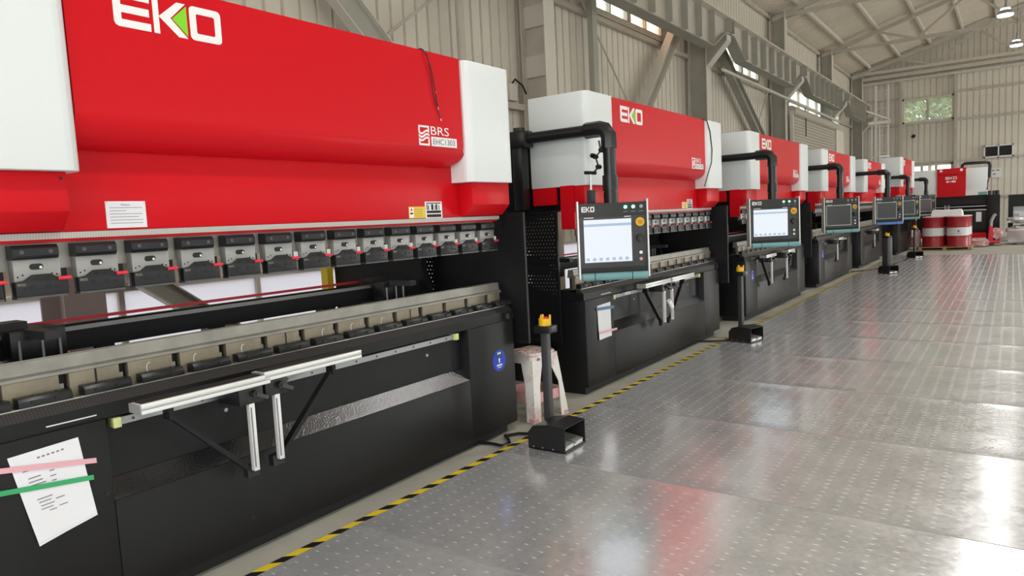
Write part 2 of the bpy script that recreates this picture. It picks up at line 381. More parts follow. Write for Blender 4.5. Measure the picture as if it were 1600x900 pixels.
# left wall
HL = [(9.95, 12.75, 4.78, 5.70), (16.2, 19.0, 4.78, 5.70), (22.0, 29.4, 4.45, 5.1)]
wl = MB().box(XW - 0.30, XW - 0.12, YB, YF, 0.0, 0.35).build('wall_left', 'dado'); tag(wl, kind='structure')
HL += [(-1.0, 9.6, 0.35, 1.16)]  # opening for the added frosted band
clad_wall(wl, 'clad', -1.0, YF, lambda a: (XW - 0.03, a + 0.2, 0), R(-90), lambda a: ZE + 0.05, HL)
MB().box(XW, XW + 0.06, YB, 20.0, 0.0, 0.35).build('dado_wall', 'dado', wl); MB().box(XW, XW + 0.06, 9.6, 20.0, 0.35, 1.28).build('dado_wall', 'dado', wl)
for z in (3.02, 4.64, 6.62):
    MB().box(XW + 0.0, XW + 0.07, -1, YF, z - 0.04, z + 0.04).build('girt', 'frame_grey', wl)
MB().box(XW, XW + 0.06, 9.7, 13.2, 4.70, 4.78).build('girt', 'frame_grey', wl)
# far wall
HF = [(-3.6, -1.9, 4.58, 5.50), (-3.5, -1.9, 0.0, 2.92)]
wf = MB().box(XW, XR, YF + 0.0, YF + 0.02, 8.9, 9.3).build('wall_far', 'clad_far'); tag(wf, kind='structure')
clad_wall(wf, 'clad_far', XW - 0.05, XR, lambda a: (a + 0.2, YF + 0.03, 0), R(180), lambda a: roof_z(a) - 0.02, HF)
for z in (1.54, 2.98, 4.53, 5.58):
    for x0, x1 in ((XW, -3.66), (-3.66, -1.84), (-1.84, 1.8), (1.8, XR)):
        if z in (5.58,) and x0 == -3.66: continue
        if z < 2 and x0 == -3.66: continue
        MB().box(x0, x1, YF - 0.07, YF, z - 0.035, z + 0.035).build('girt', 'frame_grey', wf)
for x in (-3.67, -1.82, 1.9, 5.6):
    MB().box(x - 0.05, x + 0.05, YF - 0.16, YF, 0, 6.35).build('post', 'frame_grey', wf)
MB().box(XW + 0.45, XR, YF - 0.30, YF - 0.10, 6.40, 6.53).build('tie_beam', 'frame_light', wf)
MB().box(XW + 0.2, XR, YF - 0.24, YF - 0.05, 6.22, 6.31).build('tie_beam', 'frame_light', wf)
# right and back walls (outside the frame), gate and window openings added for light
wr = MB().box(XR, XR + 0.2, YB, 27.2, 0, 1.7).build('wall_right', 'clad_far'); tag(wr, kind='structure')
MB().box(XR, XR + 0.2, YB, YF, 4.9, ZE + 0.1).build('upper_band', 'clad_far', wr)
for k in range(6):
    MB().box(XR, XR + 0.2, -8.0 + 7 * k, min(27.2, -6.7 + 7 * k), 1.7, 4.9).build('pier', 'clad_far', wr)
MB().box(XR, XR + 0.2, 31.6, YF, 0, 4.9).build('pier', 'clad_far', wr)
wb = MB().box(XW, -1.3, YB - .2, YB, 0, ZE).build('wall_back', 'clad_far'); tag(wb, kind='structure')
MB().box(7.7, XR, YB - .2, YB, 0, ZE).build('wall_panel', 'clad_far', wb)
MB().ext([(-1.3, 5.1), (7.7, 5.1), (7.7, ZE), (XR, ZE), (XM, roof_z(XM)), (XW, ZE), (-1.3, ZE)], (0, YB - 0.2, 0), (1, 0, 0), (0, 0, 1), 0.2, (0, 1, 0)).build('wall_panel', 'clad_far', wb)
# roof: corrugated sheets on purlins
def roof_slope(name, xa, xb, skip=()):
    mb = MB(); y = YB - 0.2
    while y < YF + 0.3:
        for ya, yb, za, zb in ((0, .14, 0, 0), (.14, .155, 0, .03), (.155, .185, .03, .03), (.185, .2, .03, 0)):
            mb.add([(xa, y + ya, roof_z(xa) + za), (xb, y + ya, roof_z(xb) + za), (xb, y + yb, roof_z(xb) + zb), (xa, y + yb, roof_z(xa) + zb)], [(0, 1, 2, 3)])
        y += 0.2
    o = mb.build(name, 'roof'); tag(o, kind='structure'); return o
ce = roof_slope('ceiling', XW - 0.3, XM)
ce2 = roof_slope('ceiling_slope', XM, XR + 0.3); ce2.name = 'ceiling'
for i, x in enumerate([-4.69 + 1.03 * k for k in range(8)] ):
    z = roof_z(x) - 0.075
    MB().box(x - 0.035, x + 0.035, YB, YF, z - 0.06, z + 0.06).build('purlin', 'frame_light', ce)
    MB().box(2 * XM - x - 0.035, 2 * XM - x + 0.035, YB, YF, z - 0.06, z + 0.06).build('purlin', 'frame_light', ce2)

# windows
def window_y(n, y0, y1, z0, z1, npan, mt='glass', warm=()):
    w = empty('window_%d' % n, (XW - 0.03, y0, z0)); tag(w, kind='structure'); L = y1 - y0; H = z1 - z0
    fr = MB(); f = 0.045
    fr.box(-.04, .05, 0, L, 0, f).box(-.04, .05, 0, L, H - f, H).box(-.04, .05, 0, f, 0, H).box(-.04, .05, L - f, L, 0, H)
    fr.build('window_frame', 'frame_grey', w)
    for k in range(npan):
        a = f + (L - 2 * f) * k / npan; b = f + (L - 2 * f) * (k + 1) / npan
        if k: MB().box(-.03, .06, a - (.07 if k == npan // 2 else .02), a + (.07 if k == npan // 2 else .02), f, H - f).build('mullion', 'frame_grey', w)
        MB().box(-.005, .005, a, b, f, H - f).build('pane', 'glass_warm' if k in warm else 'glass', w)
window_y(1, 9.95, 12.8, 4.78, 5.70, 4, warm=(2, 3))
window_y(2, 16.2, 19.0, 4.78, 5.70, 4)
window_y(3, 22.0, 29.4, 4.45, 5.10, 6)
lw = empty('window_11', (XW - .02, -1.0, .35)); tag(lw, kind='structure')  # added frosted band, its daylight glow stands for a bright white wall
MB().box(-.03, .03, 0, 10.6, 0, .04).box(-.03, .03, 0, 10.6, .77, .81).build('window_frame', 'frame_light', lw)
for k in range(9):
    if k: MB().box(-.03, .03, k * 10.6 / 9 - .02, k * 10.6 / 9 + .02, .04, .77).build('mullion', 'frame_light', lw)
    MB().box(-.004, .004, k * 10.6 / 9 + (.02 if k else 0), (k + 1) * 10.6 / 9 - .02, .04, .77).build('pane', 'glass_frost', lw)
def window_x(n, x0, x1, z0, z1, npan, mt):
    w = empty('window_%d' % n, (x0, YF + 0.01, z0)); tag(w, kind='structure'); L = x1 - x0; H = z1 - z0; f = 0.07
    MB().box(0, L, -.09, .04, 0, f).box(0, L, -.09, .04, H - f, H).box(0, f, -.09, .04, 0, H).box(L - f, L, -.09, .04, 0, H).build('window_frame', 'frame_light', w)
    for k in range(npan):
        a = f + (L - 2 * f) * k / npan; b = f + (L - 2 * f) * (k + 1) / npan
        if k: MB().box(a - .04, a + .04, -.07, .03, f, H - f).build('mullion', 'frame_grey', w)
        MB().box(a, b, -.005, .005, f, H - f).build('pane', mt, w)
window_x(4, -3.62, -1.88, 4.56, 5.52, 2, 'glass')
window_x(5, -3.5, -1.9, 0.0, 2.92, 3, 'glass')
for k in range(5):  # window band added in the unseen right-hand wall to let daylight in
    w = empty('window_%d' % (6 + k), (XR + 0.1, -6.7 + 7 * k, 1.7)); tag(w, kind='structure')
    MB().box(-.05, .05, 0, 5.7, 0, .08).box(-.05, .05, 0, 5.7, 3.12, 3.2).box(-.05, .05, 0, .08, 0, 3.2).box(-.05, .05, 5.62, 5.7, 0, 3.2).build('window_frame', 'frame_grey', w)
    for j in range(4):
        MB().box(-.005, .005, .08 + 1.385 * j, .06 + 1.385 * (j + 1), .08, 3.12).build('pane', 'glass', w)
# outside: hedge seen through the far window, ground
tag(MB().box(-60, 60, -60, 80, -0.35, -0.25).build('floor_outside', 'ground'), kind='structure')
lf = MB()
for i in range(14000):
    x = random.uniform(-7, 1.5); z = 3.5 + random.random() * 4.0; y = YF + 2.2 + random.random() * 1.6
    a = random.uniform(0, 6.28); b = random.uniform(-1, 1); s = random.uniform(.08, .17)
    u = Vector((math.cos(a), math.sin(a) * .6, b)).normalized() * s; v = Vector((-math.sin(a) * .5, .5, math.cos(a))).normalized() * s * .6; p = Vector((x, y, z))
    lf.add([p - u, p - v, p + u, p + v], [(0, 1, 2, 3)])
tr = empty('hedge_tree', (0, 0, 0)); tag(tr, 'green leafy trees outside behind the far wall window', 'tree')
tag(lf.build('foliage', 'leaf', tr, normals=False), kind='stuff')
for x in (-5.5, -3.0, -0.4): MB().cyl((x, YF + 3, -.25), (x + .1, YF + 3.1, 4), .12, .05, 8).build('trunk', 'wood', tr)

# steel frame: columns, corbels, crane girder
BAY = [2.1, 8.1, 14.1, 20.1, 26.1, 31.95]
CL = ['first steel wall column seen low under the nearest press ram', 'steel column with batten plates behind the gap between the two nearest presses',
      'wide steel column with crane bracket rising behind the second press', 'steel column left of the roller shutter door', 'steel column at the far side of the roller shutter door', 'last steel column in the far left corner']
for i, y in enumerate(BAY):
    c = empty('steel_column', (-5.19, y, 0)); tag(c, CL[i], 'column', 'steel columns along the left wall')
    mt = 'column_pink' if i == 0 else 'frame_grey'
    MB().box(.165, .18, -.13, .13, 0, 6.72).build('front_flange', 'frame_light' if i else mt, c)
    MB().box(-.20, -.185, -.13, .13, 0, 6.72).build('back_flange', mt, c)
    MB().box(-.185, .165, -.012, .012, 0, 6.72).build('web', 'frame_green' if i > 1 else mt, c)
    if i == 1:
        for z in (1.6, 2.25, 2.9, 3.55, 4.2):
            MB().box(-.185, .165, -.05, -.03, z - .14, z + .14).build('batten_plate', 'frame_light', c)
    if i >= 1:
        MB().ext([(.18, 4.42), (.18, 4.93), (.58, 4.93), (.58, 4.83)], (0, -.11, 0), (1, 0, 0), (0, 0, 1), .22, (0, 1, 0)).build('corbel', 'frame_green', c)
        MB().bar((.19, 0, 4.40), (.59, 0, 4.82), .24, .02).bar((.59, 0, 4.82), (.59, 0, 4.93), .24, .02, up=(1, 0, 0)).build('corbel_flange', 'frame_light', c)
girder_lab = ['crane girder span running above the nearest press', 'crane girder span above the second and third presses', 'crane girder span in front of the roller shutter', 'farthest crane girder span ending at the far wall']
for i in range(1, 5):
    y0, y1 = BAY[i], BAY[i + 1] - (1.5 if i == 4 else 0); L = y1 - y0
    g = empty('crane_girder', (-4.55, y0, 0)); tag(g, girder_lab[i - 1], 'girder', 'crane girder spans along the left wall')
    out = [(.02, 4.95), (.22, 4.95), (.95, 4.58), (L - .95, 4.58), (L - .22, 4.95), (L - .02, 4.95), (L - .02, 5.20), (.02, 5.20)]
    MB().ext(out, (-.10, 0, 0), YU, ZU, .012).build('web', 'frame_grey', g)
    MB().box(-.22, .06, .02, L - .02, 5.20, 5.225).build('top_flange', 'frame_light', g)
    bf = MB()
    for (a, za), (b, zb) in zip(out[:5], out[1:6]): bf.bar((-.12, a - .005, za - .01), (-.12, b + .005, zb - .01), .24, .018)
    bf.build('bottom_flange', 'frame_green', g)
    n = 7
    for k in range(n):
        y = 1.0 + (L - 2.0) * k / (n - 1); MB().box(-.088, .03, y - .006, y + .006, 4.595, 5.19).build('stiffener', 'frame_green', g)
    for y in (.10, L - .10): MB().box(-.2, .04, y - .008, y + .008, 4.96, 5.19).build('stiffener', 'frame_green', g)
g = empty('crane_girder', (-4.55, BAY[0], 0)); tag(g, 'crane girder span nearest the camera, above the frame', 'girder', 'crane girder spans along the left wall')
MB().box(-.10, -.088, .02, 5.98, 4.5, 5.2).build('web', 'frame_grey', g); MB().box(-.22, .06, .02, 5.98, 5.2, 5.225).build('top_flange', 'frame_light', g); MB().box(-.22, .06, 1, 5, 4.48, 4.5).build('bottom_flange', 'frame_green', g)
tag(MB().bar((-4.6, 30.5, 4.56), (-3.9, 30.9, 4.60), .12, .10).bar((-4.55, 29.6, 4.95), (-3.9, 30.9, 4.68), .05, .05).build('girder_end_bracket', 'frame_light'), 'light steel bracket at the end of the crane girder', 'bracket')

def brace(p0, p1, w, h, lab, mt='frame_grey'):
    b = empty('wall_brace', p0); tag(b, lab, 'brace'); q = Vector(p1) - Vector(p0); s = Vector((1, 0, 0))
    MB().bar((0, 0, 0), q, h, .012, up=s).build('web', 'frame_green', b)
    d = q.normalized(); n = d.cross(s).normalized()
    for sg in (-1, 1):
        o = n * sg * h / 2; MB().bar(o, q + o, .012, w, up=s).build('flange', mt, b)
brace((-5.22, 3.0, 5.2), (-5.22, 6.0, 2.6), .12, .26, 'wide diagonal steel brace above the nearest red press', 'frame_light')
brace((-5.22, 10.75, 2.6), (-5.22, 13.3, 5.3), .16, .22, 'diagonal steel brace left of the bracketed column behind the second press', 'frame_light')
brace((-5.22, 15.0, 5.2), (-5.22, 19.6, 2.6), .16, .24, 'diagonal steel brace right of the bracketed column behind the third press', 'frame_green')
brace((-5.28, 1.0, 2.4), (-5.28, 3.6, .5), .10, .14, 'low diagonal brace seen under the ram of the nearest press')
tag(MB().cyl((-5.34, 4.9, 3.14), (-5.34, 7.4, 4.9), .018, n=6).build('tie_rod', 'frame_grey'), 'thin tie rod crossing the wall above the nearest press', 'rod')
tag(MB().cyl((-5.34, 11.3, 3.2), (-5.34, 9.2, 5.1), .018, n=6).build('tie_rod', 'frame_grey'), 'thin tie rod crossing the wall left of the second press logo', 'rod')
tag(MB().cyl((-5.34, 17.9, 3.0), (-5.34, 19.5, 4.6), .018, n=6).build('tie_rod', 'frame_grey'), 'thin tie rod on the wall beside the third press', 'rod')
tag(MB().cyl((-5.27, 6.55, 0), (-5.27, 6.55, 6.5), .05, n=10).build('downpipe', 'frame_grey'), 'vertical grey pipe on the wall above the nearest press', 'pipe')
tag(MB().box(-5.31, -5.22, 9.68, 9.83, 0, 6.5).build('downpipe', 'frame_green'), 'vertical grey channel beside the first wall window', 'pipe')
tag(MB().cyl((-4.78, 14.25, 4.32), (-4.78, 25.9, 4.28), .035, n=8).build('conduit', 'frame_light'), 'long thin pipe running under the crane girder', 'pipe')
# trusses
TL = ['roof truss nearest the camera', 'roof truss over the roller shutter column', 'middle roof truss behind the first hanging lamp', 'farthest roof truss against the gable wall']
for i, y in enumerate([14.1, 20.1, 26.1, 31.6]):
    t = empty('roof_truss', (0, y, 0)); tag(t, TL[i], 'truss', 'roof trusses'); zb = 6.62
    for sg in (0, 1):
        X = lambda x: x if sg == 0 else 2 * XM - x
        MB().bar((X(XW + .1), 0, roof_z(XW + .1) - .20), (XM, 0, roof_z(XM) - .20), .12, .12).build('top_chord', 'frame_grey', t)
        nodes = [(-5.2, zb), (-3.6, 0), (-2.55, zb), (-1.15, 0), (0.1, zb), (1.6, 0), (XM, zb)]
        for (xa, za), (xb, zb2) in zip(nodes[1:], nodes[2:]):
            MB().bar((X(xa), 0, za or roof_z(xa) - .24), (X(xb), 0, zb2 or roof_z(xb) - .24), .06, .07).build('web_member', 'frame_grey', t)
    MB().box(XW + .3, XR - .3, -.05, .05, zb - .05, zb + .05).build('bottom_chord', 'frame_light' if i == 3 else 'frame_grey', t)
    MB().ext([(XW + .12, 6.45), (XW + .9, 6.60), (XW + .9, 6.72), (XW + .12, 6.72)], (0, -.02, 0), (1, 0, 0), (0, 0, 1), .04, (0, 1, 0)).build('gusset', 'frame_green', t)
# roller shutter door between two columns
sh = empty('door_1', (-4.93, 20.25, 0)); tag(sh, kind='structure')
sl = MB().ext([(0, 0), (.02, .012), (.02, .072), (0, .084)], (0, 0, 0), (1, 0, 0), (0, 0, 1), 5.65, (0, 1, 0)).mesh('slat', 'shutter')
for k in range(47): link('slat', sl, sh, (0, 0, .02 + .086 * k))
MB().cyl((0, -.05, 4.12), (0, 5.7, 4.12), .13, n=14).build('roll_box', 'shutter', sh)
MB().box(-.03, .06, -.08, 0, 0, 4.1).build('guide', 'frame_light', sh); MB().box(-.03, .06, 5.65, 5.73, 0, 4.1).build('guide', 'frame_light', sh)
MB().box(-.05, .02, 5.75, 7.1, 0, 4.05).build('infill_sheet', 'clad', sh)
MB().tube([(.05, 1.3, 4.4), (.07, 1.33, 4.0), (.07, 1.33, 3.5)], .015, 6).build('pull_chain', 'cable', sh)
# ladder with safety hoops on the far left
ld = empty('wall_ladder', (-4.25, 31.5, 0)); tag(ld, 'light grey caged ladder on the far left wall', 'ladder')
for x in (-.22, .22): MB().box(x - .03, x + .03, -.03, .03, 1.5, 6.1).build('rail', 'print_white', ld)
for k in range(13): MB().cyl((-.22, 0, 1.7 + .35 * k), (.22, 0, 1.7 + .35 * k), .016, n=6).build('rung', 'print_white', ld)
for z in (3.3, 4.6): MB().tube([(-.25, 0, z), (-.3, -.4, z), (0, -.65, z), (.3, -.4, z), (.25, 0, z)], .03, 6).build('hoop', 'print_white', ld)
for x in (-.3, 0): MB().box(x - .02, x + .02, -.45 if x else -.66, -.41 if x else -.62, 3.0, 4.7).build('cage_bar', 'print_white', ld)

# air outlet, sign, camera on the far wall
v = empty('air_outlet', (-.92, YF - .02, 2.98)); tag(v, 'white framed black air outlet grille on the far wall', 'vent')
MB().box(0, .92, -.10, 0, 0, .05).box(0, .92, -.10, 0, .41, .46).box(0, .05, -.10, 0, 0, .46).box(.87, .92, -.10, 0, 0, .46).box(.44, .48, -.10, 0, 0, .46).build('frame', 'print_white', v)
MB().box(.04, .88, -.03, -.01, .04, .42).build('backing', 'blackflat', v)
for k in range(7): MB().box(.05, .87, -.07, -.05, .075 + .05 * k, .085 + .05 * k).build('louver', 'charcoal', v)
s = empty('wall_sign', (-.70, YF - .02, 2.24)); tag(s, 'small white notice board hung on the far wall', 'sign')
MB().box(0, .34, -.03, 0, 0, .34).build('board', 'print_white', s)
for k, (a, b, z) in enumerate(((.05, .12, .24), (.18, .28, .24), (.08, .17, .10))): MB().box(a, b, -.034, -.03, z, z + .04).build('printed_line', 'print_grey', s)
s = empty('security_camera', (-3.22, YF - .02, 4.05)); tag(s, 'small black security camera on the far wall', 'camera')
MB().box(-.06, .06, -.04, 0, .18, .36).build('junction_box', 'frame_light', s); MB().cyl((0, -.01, .02), (0, -.25, -.02), .07, n=12).build('housing', 'blackplastic', s)

# ------------------------------------------------------------------ the press brakes
PL = 3.26      # length of a machine along the row
def make_press():
    p = empty('press_brake')
    # side frames (throat opens to the front)
    prof = [(-.16, .05), (-.16, .80), (-.66, .93), (-.74, 1.2), (-.66, 1.46), (-.14, 1.6), (-.14, 2.20), (-1.72, 2.20), (-1.72, .05)]
    for y in (.06, 3.14): MB().profy(prof, y, y + .06).build('side_frame', 'black', p)
    # lower table
    MB().box(-.22, -.078, .12, 3.14, .07, .80).build('table_beam', 'black', p)
    for y0, y1 in ((0, .505), (2.755, PL)):
        MB().box(-.30, 0, y0, y1, .07, .81).build('end_panel', 'black', p, bevel=.004)
    MB().box(-.05, 0, .5065, 2.7535, .07, .475).build('lower_panel', 'black', p, bevel=.003)
    tag(MB().profy([(-.002, .476), (-.066, .55), (-.075, .55), (-.075, .476)], .5065, 2.7535).build('sloped_ledge', 'ledge_black', p), 'glittering textured sloped ledge')
    MB().box(-.076, -.066, .5065, 2.7535, .552, .81).build('upper_panel', 'black', p)
    MB().box(-.35, -.06, .05, PL - .05, 0, .07).build('plinth', 'blackflat', p)
    MB().profy([(-.24, .81), (-.012, .81), (-.012, .868), (-.24, .90)], 0, PL + .03).build('table_top', 'black', p)
    MB().profy([(-.012, .868), (-.05, .903), (-.08, .903), (-.08, .868)], .0, PL + .02).build('scale_strip', 'scalemarks', p)
    MB().box(-.05, .012, PL - .09, PL - .05, .82, .86).build('end_stop', 'blackplastic', p)
    MB().box(-.014, -.006, .30, .475, .829, .833).build('edge_strip', 'alu', p)  # bright metal strip standing for the panel lip catching light
    for y, z in ((.48, .515), (1.05, .70), (2.42, .70), (2.82, .50), (1.1, .18)):
        MB().cyl((-.068 if .6 < z else -.002, y, z), (-.060 if .6 < z else .003, y, z), .009, n=10).build('bolt', 'aludark' if z > .6 else 'blackflat', p)
    # die set
    MB().box(-.20, -.05, .03, PL - .02, .90, .908).build('die_seat', 'steel', p)
    MB().profy([(-.175, 1.0), (-.095, 1.0), (-.095, 1.012), (-.11, 1.02), (-.118, 1.068), (-.134, 1.068), (-.142, 1.056), (-.150, 1.068), (-.166, 1.068)], .02, PL + .005).build('lower_die', 'diesteel', p)
    MB().box(-.16, -.135, .03, PL - .02, .905, 1.0).build('die_rail', 'blackflat', p)
    hb = MB().box(-.135, -.098, .0, .188, .908, .999).mesh('holder_block', 'brassy', .0015)
    wd = MB().box(-.13, -.115, .193, .209, .910, .960).mesh('wedge', 'platesteel')
    cb = MB().profy([(-.098, .908), (-.045, .908), (-.045, .930), (-.056, .945), (-.098, .945)], 0, .182).mesh('die_clamp', 'clampdark', .002)
    sc = MB().cyl((-.048, 0, .925), (-.040, 0, .925), .007, n=8).mesh('screw', 'blackflat'); sc2 = MB().cyl((-.075, .012, .944), (-.075, .012, .9465), .006, n=8).mesh('screw', 'blackflat')
    for k in range(13):
        y = .205 + .2238 * k
        link('holder_block', hb, p, (0, y, 0)); link('wedge', wd, p, (0, y, 0))
    for y0, y1 in ((.02, .171), (3.114, 3.25)): MB().box(-.135, -.098, y0, y1, .908, .999).build('holder_block', 'brassy', p, bevel=.0015)
    for y in (.522, 1.427, 2.33): MB().box(-.1, -.0972, y, y + .008, .91, .998).build('holder_seam', 'blackflat', p)
    for k in range(15):
        c = link('die_clamp', cb, p, (0, .030 + .2138 * k if k == 0 else .030 + .2238 * k - .02, 0))
        for dy in (.045, .125): link('screw', sc, c, (0, dy, 0)); link('screw', sc2, c, (0, dy, 0))
    # ram
    MB().ext([(.0, 1.545), (PL - .015, 1.545), (PL - .015, 1.763), (2.80, 1.763), (2.80, 2.40), (.46, 2.40), (.46, 1.763), (0, 1.763)], (-.15, 0, 0), YU, ZU, .07).build('ram_plate', 'red', p, bevel=.002)
    MB().box(-.11, -.083, .0, PL - .015, 1.508, 1.520).build('ram_foot', 'red', p)
    MB().box(-.09, -.070, .0, PL - .005, 1.520, 1.544).build('ruler_strip', 'rulermarks', p)
    MB().box(-.15, -.112, .02, PL - .03, 1.408, 1.520).build('clamp_rail', 'railsteel', p)
    MB().box(-.19, -.06, -.012, .012, 1.41, 1.77).build('ram_end_plate', 'red', p)
    MB().box(-.47, -.24, .0, .03, 1.62, 1.765).build('frame_cover_plate', 'red', p)
    # punch clamps
    tb = MB().profy([(-.112, 1.452), (-.058, 1.452), (-.050, 1.462), (-.050, 1.488), (-.062, 1.502), (-.112, 1.502)], 0, .152).mesh('top_bar', 'clampdark')
    tbw = MB().profy([(-.054, 1.449), (-.0575, 1.4515), (-.112, 1.4515), (-.112, 1.449)], 0, .152).mesh('bar_edge', 'clampgrey')
    bo = MB().cyl((-.052, 0, 1.476), (-.0485, 0, 1.476), .0075, n=12).mesh('bolt', 'clampgrey')
    pl_ = MB().box(-.112, -.066, .002, .158, 1.352, 1.450).mesh('clamp_plate', 'platesteel', .002)
    slot = MB().ext(rrect(.046, .022, .0109, 4), (-.067, .054, 1.410), YU, ZU, .003).mesh('slot', 'blackflat')
    slt2 = MB().ext(rrect(.010, .010, .0049, 4), (-.067, .086, 1.413), YU, ZU, .0042).mesh('slot_pin', 'alu')
    dot = MB().cyl((-.067, 0, 0), (-.0645, 0, 0), .0033, n=8).mesh('rivet', 'blackflat')
    jaw = MB().ext([(0, 1.312), (.172, 1.312), (.172, 1.368), (.150, 1.372), (.118, 1.392), (.058, 1.392), (.03, 1.372), (.0, 1.368)], (-.10, 0, 0), YU, ZU, .046).mesh('lower_jaw', 'clampdark', .002)
    jb = MB().profy([(-.10, 1.304), (-.052, 1.304), (-.052, 1.312), (-.10, 1.312)], 0, .172).mesh('jaw_edge', 'clampgrey')
    jhole = {r: MB().cyl((-.0545, 0, 0), (-.0525, 0, 0), r, n=10).mesh('jaw_hole', 'blackflat') for r in (.0095, .006)}
    sj = MB().box(-.135, -.11, .168, .196, 1.30, 1.408).mesh('side_block', 'blackflat')
    lv = MB().cyl((-.055, .142, 1.372), (-.055, .186, 1.372), .0075, n=10).mesh('lever', 'redplastic')
    sp = MB().cyl((-.10, .195, 1.31), (-.10, .195, 1.36), .006, n=8).box(-.112, -.088, .182, .208, 1.36, 1.402).mesh('spring_pin', 'whiteplastic')
    kb, kg = brand((-.054, .006, 1.3535), YU, ZU, .026, .009, .0008, False); kb = kb.mesh('brand_lettering', 'brassy')
    for k in range(15):
        c = link('punch_clamp', pl_, p, (0, .060 + .2115 * k, 0))
        for nm, me in (('top_bar', tb), ('bar_edge', tbw), ('slot', slot), ('slot_pin', slt2), ('lower_jaw', jaw), ('jaw_edge', jb), ('side_block', sj), ('lever', lv), ('brand_lettering', kb)):
            link(nm, me, c)
        for dy in (.03, .125): link('bolt', bo, c, (0, dy, 0))
        for y, z in ((.014, 1.386), (.03, 1.392), (.127, 1.392), (.143, 1.388)): link('rivet', dot, c, (0, y, z))
        for y, z, r in ((.054, 1.345, .0095), (.108, 1.345, .0095), (.032, 1.343, .006), (.136, 1.343, .006), (.066, 1.378, .006), (.10, 1.376, .006)): link('jaw_hole', jhole[r], c, (0, y, z))
        if k > 5: link('spring_pin', sp, c)
    # bulged upper front panel
    mb = MB(); y0, y1, r = .49, 2.772, .10; rows = []
    zz = [2.525, 2.40, 2.25, 2.12, 2.04, 2.0] + [2.0 - .14 * math.sin(R(90) * k / 10) for k in range(1, 11)]
    for z in zz:
        x = .05 if z >= 2.0 else .05 - .13 * (1 - math.sqrt(max(0, 1 - ((2.0 - z) / .14) ** 2)))
        dz = z - 1.86; e = 0 if dz >= r else r - math.sqrt(max(0, r * r - (r - dz) ** 2))
        rows.append((x, y0, y1 - e, z))
    n = len(rows)
    vs = [q for x, a, b, z in rows for q in ((x, a, z), (x - (.02 if x > .04 else 0), b, z), (-.09, a, z), (-.09, b, z), (x, b - .02, z))]
    fs = []
    for i in range(n - 1):
        a, b = 5 * i, 5 * i + 5; fs += [(a, b, b + 4, a + 4), (a + 4, b + 4, b + 1, a + 1), (a + 1, b + 1, b + 3, a + 3), (a, a + 2, b + 2, b)]
    e = 5 * (n - 1); fs += [(0, 4, 1, 3, 2), (e, e + 2, e + 3, e + 1, e + 4)]
    mb.add(vs, fs); mb.build('bulged_front_panel', 'red', p)
    # white cylinder covers and the red guide blocks under them
    def cover(ya, yb):
        pts = [(-.48, ya), (-.48, yb)]; r = .055
        for k in range(5): t = R(90 - 22.5 * k); pts.append((.08 - r + r * math.cos(t), yb - r + r * math.sin(t)))
        for k in range(5): t = R(0 - 22.5 * k); pts.append((.08 - r + r * math.cos(t), ya + r + r * math.sin(t)))
        return MB().ext(pts, (0, 0, 1.765), (1, 0, 0), (0, 1, 0), .757)
    cover(0, .49).build('cylinder_cover', 'white', p, bevel=.004); cover(2.772, PL).build('cylinder_cover', 'white', p, bevel=.004)
    for ya, yb in ((.01, .445), (2.84, 3.25)):
        MB().profy([(-.08, 1.764), (.03, 1.764), (.03, 1.62), (-.035, 1.55), (-.08, 1.55)], ya, yb).build('guide_block', 'red', p, bevel=.003)
        MB().cyl((.028, yb - .02 if ya < 1 else ya + .02, 1.74), (.032, yb - .02 if ya < 1 else ya + .02, 1.74), .006, n=8).build('bolt', 'blackflat', p)
    # printed logo and badge
    w, g = brand((.05, .665, 2.330), YU, ZU, .455, .140); w.build('brand_lettering', 'print_white', p); g.build('brand_wedge', 'print_green', p)
    bd = MB(); by, bz = 2.345, 1.972; s = .011
    bd.box(.05, .052, by, by + .092, bz + .105, bz + .116).box(.05, .052, by, by + s, bz + .078, bz + .105).box(.05, .052, by + .092 - s, by + .092, bz + .085, bz + .105)
    bd.box(.05, .052, by, by + .092, bz, bz + .011).box(.05, .052, by, by + s, bz + .011, bz + .030).box(.05, .052, by + .092 - s, by + .092, bz + .011, bz + .036)
    for zc in (.078, .058, .038):
        for k in range(8):
            a = k / 8; b = (k + 1) / 8; za = zc - .010 * math.sin(2 * math.pi * a * .95); zb = zc - .010 * math.sin(2 * math.pi * b * .95)
            bd.ext([(a * .092, za - .006), (b * .092, zb - .006), (b * .092, zb + .006), (a * .092, za + .006)], (.05, by, bz), YU, ZU, .002)
    bd.build('badge_emblem', 'print_white', p)
    lettering('badge_lettering', 'BRS', (.0505, by + .106, bz + .066), YU, ZU, .165, .05, 'print_white', p)
    pt = MB().box(.05, .0515, by + .108, by + .342, bz, bz + .055).build('badge_plate', 'print_white', p)
    lettering('badge_lettering', 'EHC1303', (.0518, by + .122, bz + .010), YU, ZU, .200, .035, 'print_grey', pt)
    st = MB().box(-.08, -.0785, 2.357, 2.50, 1.548, 1.618).build('warning_sticker', 'yellow', p)
    MB().box(-.0785, -.078, 2.362, 2.398, 1.552, 1.614).build('white_field', 'print_white', st); MB().ext([(0, 0), (.024, 0), (.012, .02)], (-.0782, 2.368, 1.592), YU, ZU, .001).build('warning_triangle', 'redplastic', st); MB().box(-.0782, -.0775, 2.367, 2.392, 1.572, 1.582).build('printed_line', 'print_black', st)
    for k in range(4): MB().box(-.0785, -.078, 2.405, 2.48, 1.560 + .013 * k, 1.563 + .013 * k).build('printed_line', 'brassy', st)
    st = MB().box(-.08, -.078, 2.503, 2.660, 1.545, 1.648).build('instruction_sticker', 'print_white', p)
